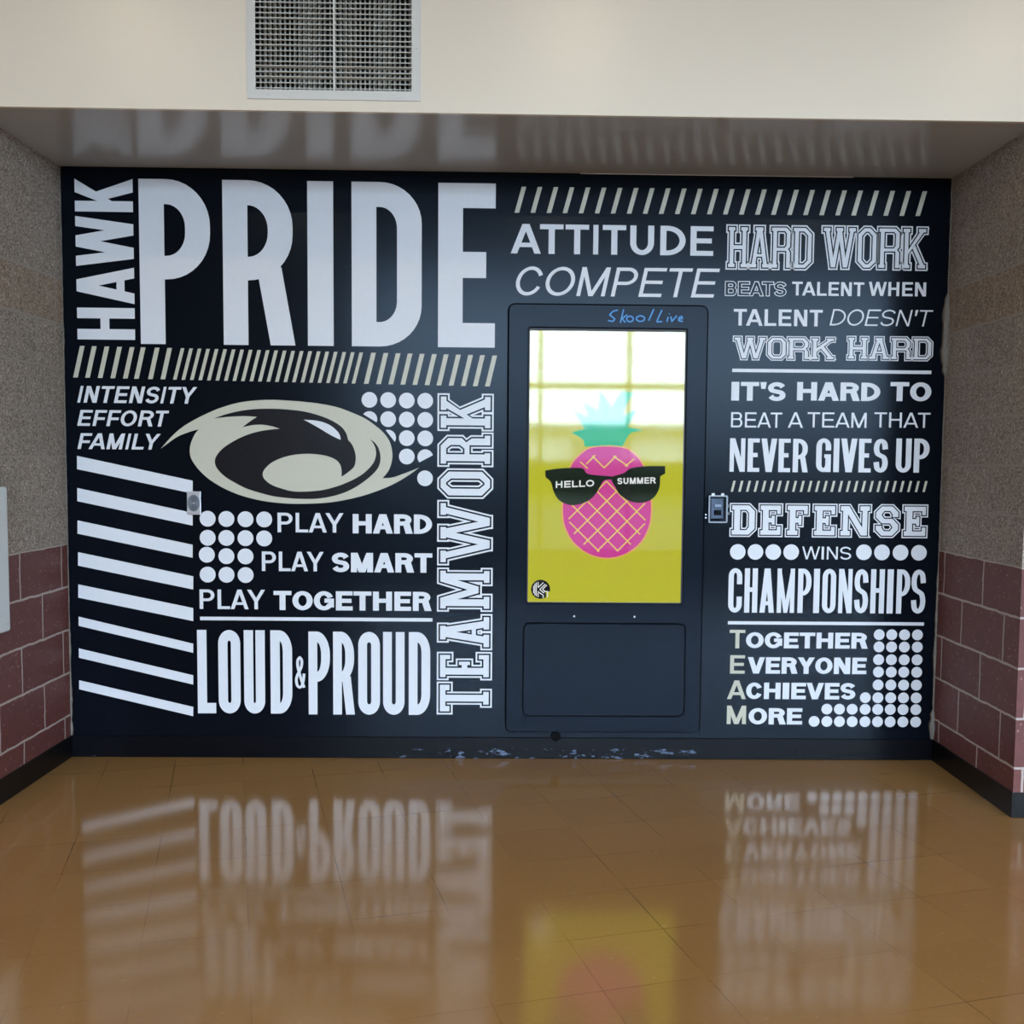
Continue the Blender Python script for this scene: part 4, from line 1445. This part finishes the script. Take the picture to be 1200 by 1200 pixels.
# round maker's mark at the lower left of the picture
D1 = lambda x, y: (605 + x / 20, 665 + y / 20)
c0 = mm([D1(570, 510)])[0]
rad = 11.4 / 250 * 1000
circ = [(c0[0] + rad * math.cos(i * PI / 24), c0[1] + rad * math.sin(i * PI / 24)) for i in range(48)]
cut = mm([D1(690, 560), D1(745, 560), D1(840, 570), D1(840, 780), D1(690, 780), D1(700, 640)])
pic_part('round_mark', [circ], M['scr_black'], 1, drop=[cut], label='black round corner mark')
mk = Shape()
for a, b in (((408, 425), (408, 600)), ((438, 375), (438, 650)), ((470, 350), (470, 670)), ((512, 340), (512, 470)), ((512, 590), (512, 690)), ((635, 352), (512, 468)), ((685, 385), (550, 515)), ((550, 515), (650, 600)),
             ((715, 412), (612, 512)), ((612, 512), (690, 570)), ((505, 560), (635, 655)), ((635, 655), (628, 715)), ((735, 550), (728, 700)), ((640, 560), (735, 560))):
    p, q = mm([D1(*a), D1(*b)])
    mk.ribbon([p, q], 4.2, 4.2, smooth=False)
pic_part('mark_lines', mk.p, M['scr_white'], 2)
box('screen_glass', M['screen_glass'], (SX0 + .006, -0.0105, SZ0 + .006, SX1 - .006, -0.0070, SZ1 - .010), kk)

# handwritten sign on the top rail
E1 = lambda x, y: (690 + x / 7.5, 350 + y / 7.5)
strokes = [[(252, 106), (212, 116), (180, 148), (205, 166), (226, 184), (205, 203), (165, 196)], [(302, 98), (290, 150), (274, 217)], [(334, 146), (288, 180), (318, 214)],
           [(358 + 29 * math.cos(t), 183 + 24 * math.sin(t)) for t in [i * PI / 8 for i in range(17)]], [(450 + 36 * math.cos(t), 180 + 24 * math.sin(t)) for t in [i * PI / 8 for i in range(17)]],
           [(566, 98), (545, 145), (522, 198)], [(638, 105), (612, 160), (592, 208), (640, 207)], [(692, 165), (682, 207)], [(704, 134), (702, 142)], [(716, 160), (724, 206), (768, 155)],
           [(784, 185), (818, 180), (812, 160), (788, 172), (784, 198), (822, 206)]]
sg = None
for mname, wd_, dep_, mt_ in (('sign_edge', 12.5, 0.0008, M['sign_navy']), ('sign_writing', 5.4, 0.0014, M['sign_blue'])):  # wider dark blue edge under the light blue strokes
    sh_ = Shape()
    for stq in strokes:
        sh_.ribbon(mm([E1(*p) for p in stq]), wd_, wd_)
    o = plate_mesh(mname, sh_.p, mt_, kk, wallplace, YK - 0.001, YK + dep_, label='blue handwritten Skool Live lettering' if mname == 'sign_writing' else None)

# ------------------------------------------------------------------ outlet plate and clear switch guard
ox0, oz1 = meas(219.1, 575.6)
ox1, oz0 = meas(235.9, 603.4)
ot = thing('outlet_plate', 'small steel double-outlet cover plate at the right end of the white bars', 'outlet', ((ox0 + ox1) / 2, 0, oz0))
box('cover_plate', M['steel'], (ox0, -0.006, oz0, ox1, 0.0, oz1), ot, bevel=0.002)
ocx, ocz = (ox0 + ox1) / 2, (oz0 + oz1) / 2
plate_mesh('worn_oval', [[((ocx + 0.0285 * math.cos(i * PI / 24)) * 1000, (ocz + 0.040 * math.sin(i * PI / 24)) * 1000) for i in range(48)]], M['plate_dull'], ot, wallplace, 0.0055, 0.0064, label='dull grey worn oval round the sockets')
for s in (1, -1):
    zc = ocz + s * 0.0195
    pts = [((ocx + 0.0175 * math.cos(i * PI / 16)) * 1000, (zc + max(-.0145, min(.0145, 0.0165 * math.sin(i * PI / 16)))) * 1000) for i in range(32)]
    sock = plate_mesh('socket_face', [pts], M['grey_plastic'], ot, wallplace, 0.005, 0.0078, label='grey socket face')
    for dx, hh_ in ((-0.0062, 0.0045), (0.0062, 0.0038)):
        box('slot', M['dark'], (ocx + dx - 0.0011, -0.0083, zc + .003 - hh_, ocx + dx + 0.0011, -0.0076, zc + .003 + hh_), sock)
    bm = bmesh.new()
    add_cyl(bm, (ocx, -0.008, zc - 0.0085), (0, 1, 0), 0.0024, 0.0007, 12)
    link('ground_hole', bm, M['dark'], sock)
bm = bmesh.new()
add_cyl(bm, (ocx, -0.0068, ocz), (0, 1, 0), 0.003, 0.002, 12)
link('screw', bm, M['chrome'], ot)

gx0, gz1 = meas(829, 580)
gx1, gz0 = meas(850.6, 612.4)
gt = thing('switch_guard', 'clear hinged plastic guard box over a light switch, right of the kiosk', 'switch guard', ((gx0 + gx1) / 2, 0, gz0))
gcx, gcz = (gx0 + gx1) / 2, (gz0 + gz1) / 2
box('switch_plate', M['plate_dull'], (gcx - 0.028, -0.005, gcz - 0.047, gcx + 0.032, 0.0, gcz + 0.050), gt, bevel=0.002)
box('toggle', M['white_plastic'], (gcx - 0.012, -0.016, gcz + 0.008, gcx + 0.020, -0.005, gcz + 0.022), gt, bevel=0.002)
box('switch_body', M['bezel'], (gcx - 0.014, -0.009, gcz - 0.030, gcx + 0.022, -0.005, gcz - 0.006), gt, bevel=0.002)
bm = bmesh.new()
th = 0.0035
D_ = 0.038
o_ = plate_mesh('guard_rim', [rrect(gx0, gz0, gx1, gz1, 0.008)], M['guard_rim'], gt, wallplace, D_ - 0.004, D_, drop=[rrect(gx0 + .007, gz0 + .007, gx1 - .007, gz1 - .007, .003)], label='pale rim of the guard')
bm.free()
plate_mesh('guard_wall', [rrect(gx0 + .001, gz0 + .001, gx1 - .001, gz1 - .001, 0.008)], M['clear_plastic'], gt, wallplace, 0.0, D_ - 0.004, drop=[rrect(gx0 + .0045, gz0 + .0045, gx1 - .0045, gz1 - .0045, .005)])
box('guard_lid', M['clear_plastic'], (gx0 + .006, -D_ + 0.0005, gz0 + .006, gx1 - .006, -D_ + 0.003, gz1 - .006), gt)
for dx in (-0.024, 0.020):
    bm = bmesh.new()
    add_cyl(bm, (gcx + dx, -D_ + 0.006, gz1 + 0.006), (1, 0, 0), 0.0055, 0.014, 14)
    add_box(bm, gcx + dx - .007, -D_ + .003, gz1 - .004, gcx + dx + .007, -D_ + .008, gz1 + .006)
    link('hinge', bm, M['steel'], gt)
for dz in (0.015, -0.020):
    box('latch_tab', M['grey_plastic'], (gx1 - .001, -D_ + .002, gcz + dz - .007, gx1 + .012, -D_ + .010, gcz + dz + .007), gt, bevel=0.0015)
for dz in (-0.028, -0.043):
    bm = bmesh.new()
    add_cyl(bm, (gx0 - 0.006, -0.003, gcz + dz), (0, 1, 0), 0.004, 0.006, 12)
    link('screw', bm, M['chrome'], gt)

# ------------------------------------------------------------------ white box on the left block wall, cut by the frame
wt = thing('wall_box', 'white round-cornered box on the left block wall, cut by the left frame edge', 'wall box', (0, -0.7, 0.705))
bm = bmesh.new()
add_box(bm, 0.0, -0.80, 0.705, 0.022, -0.612, 1.30, bevel=0.009, seg=4)
link('housing', bm, M['white_plastic'], wt, smooth=False)
bm = bmesh.new()
add_cyl(bm, (0.023, -0.640, 0.955), (1, 0, 0), 0.004, 0.003, 12)
link('screw', bm, M['steel'], wt)
box('front_cover', M['white_plastic'], (0.0215, -0.785, 0.74, 0.025, -0.628, 1.27), wt, bevel=0.0015)
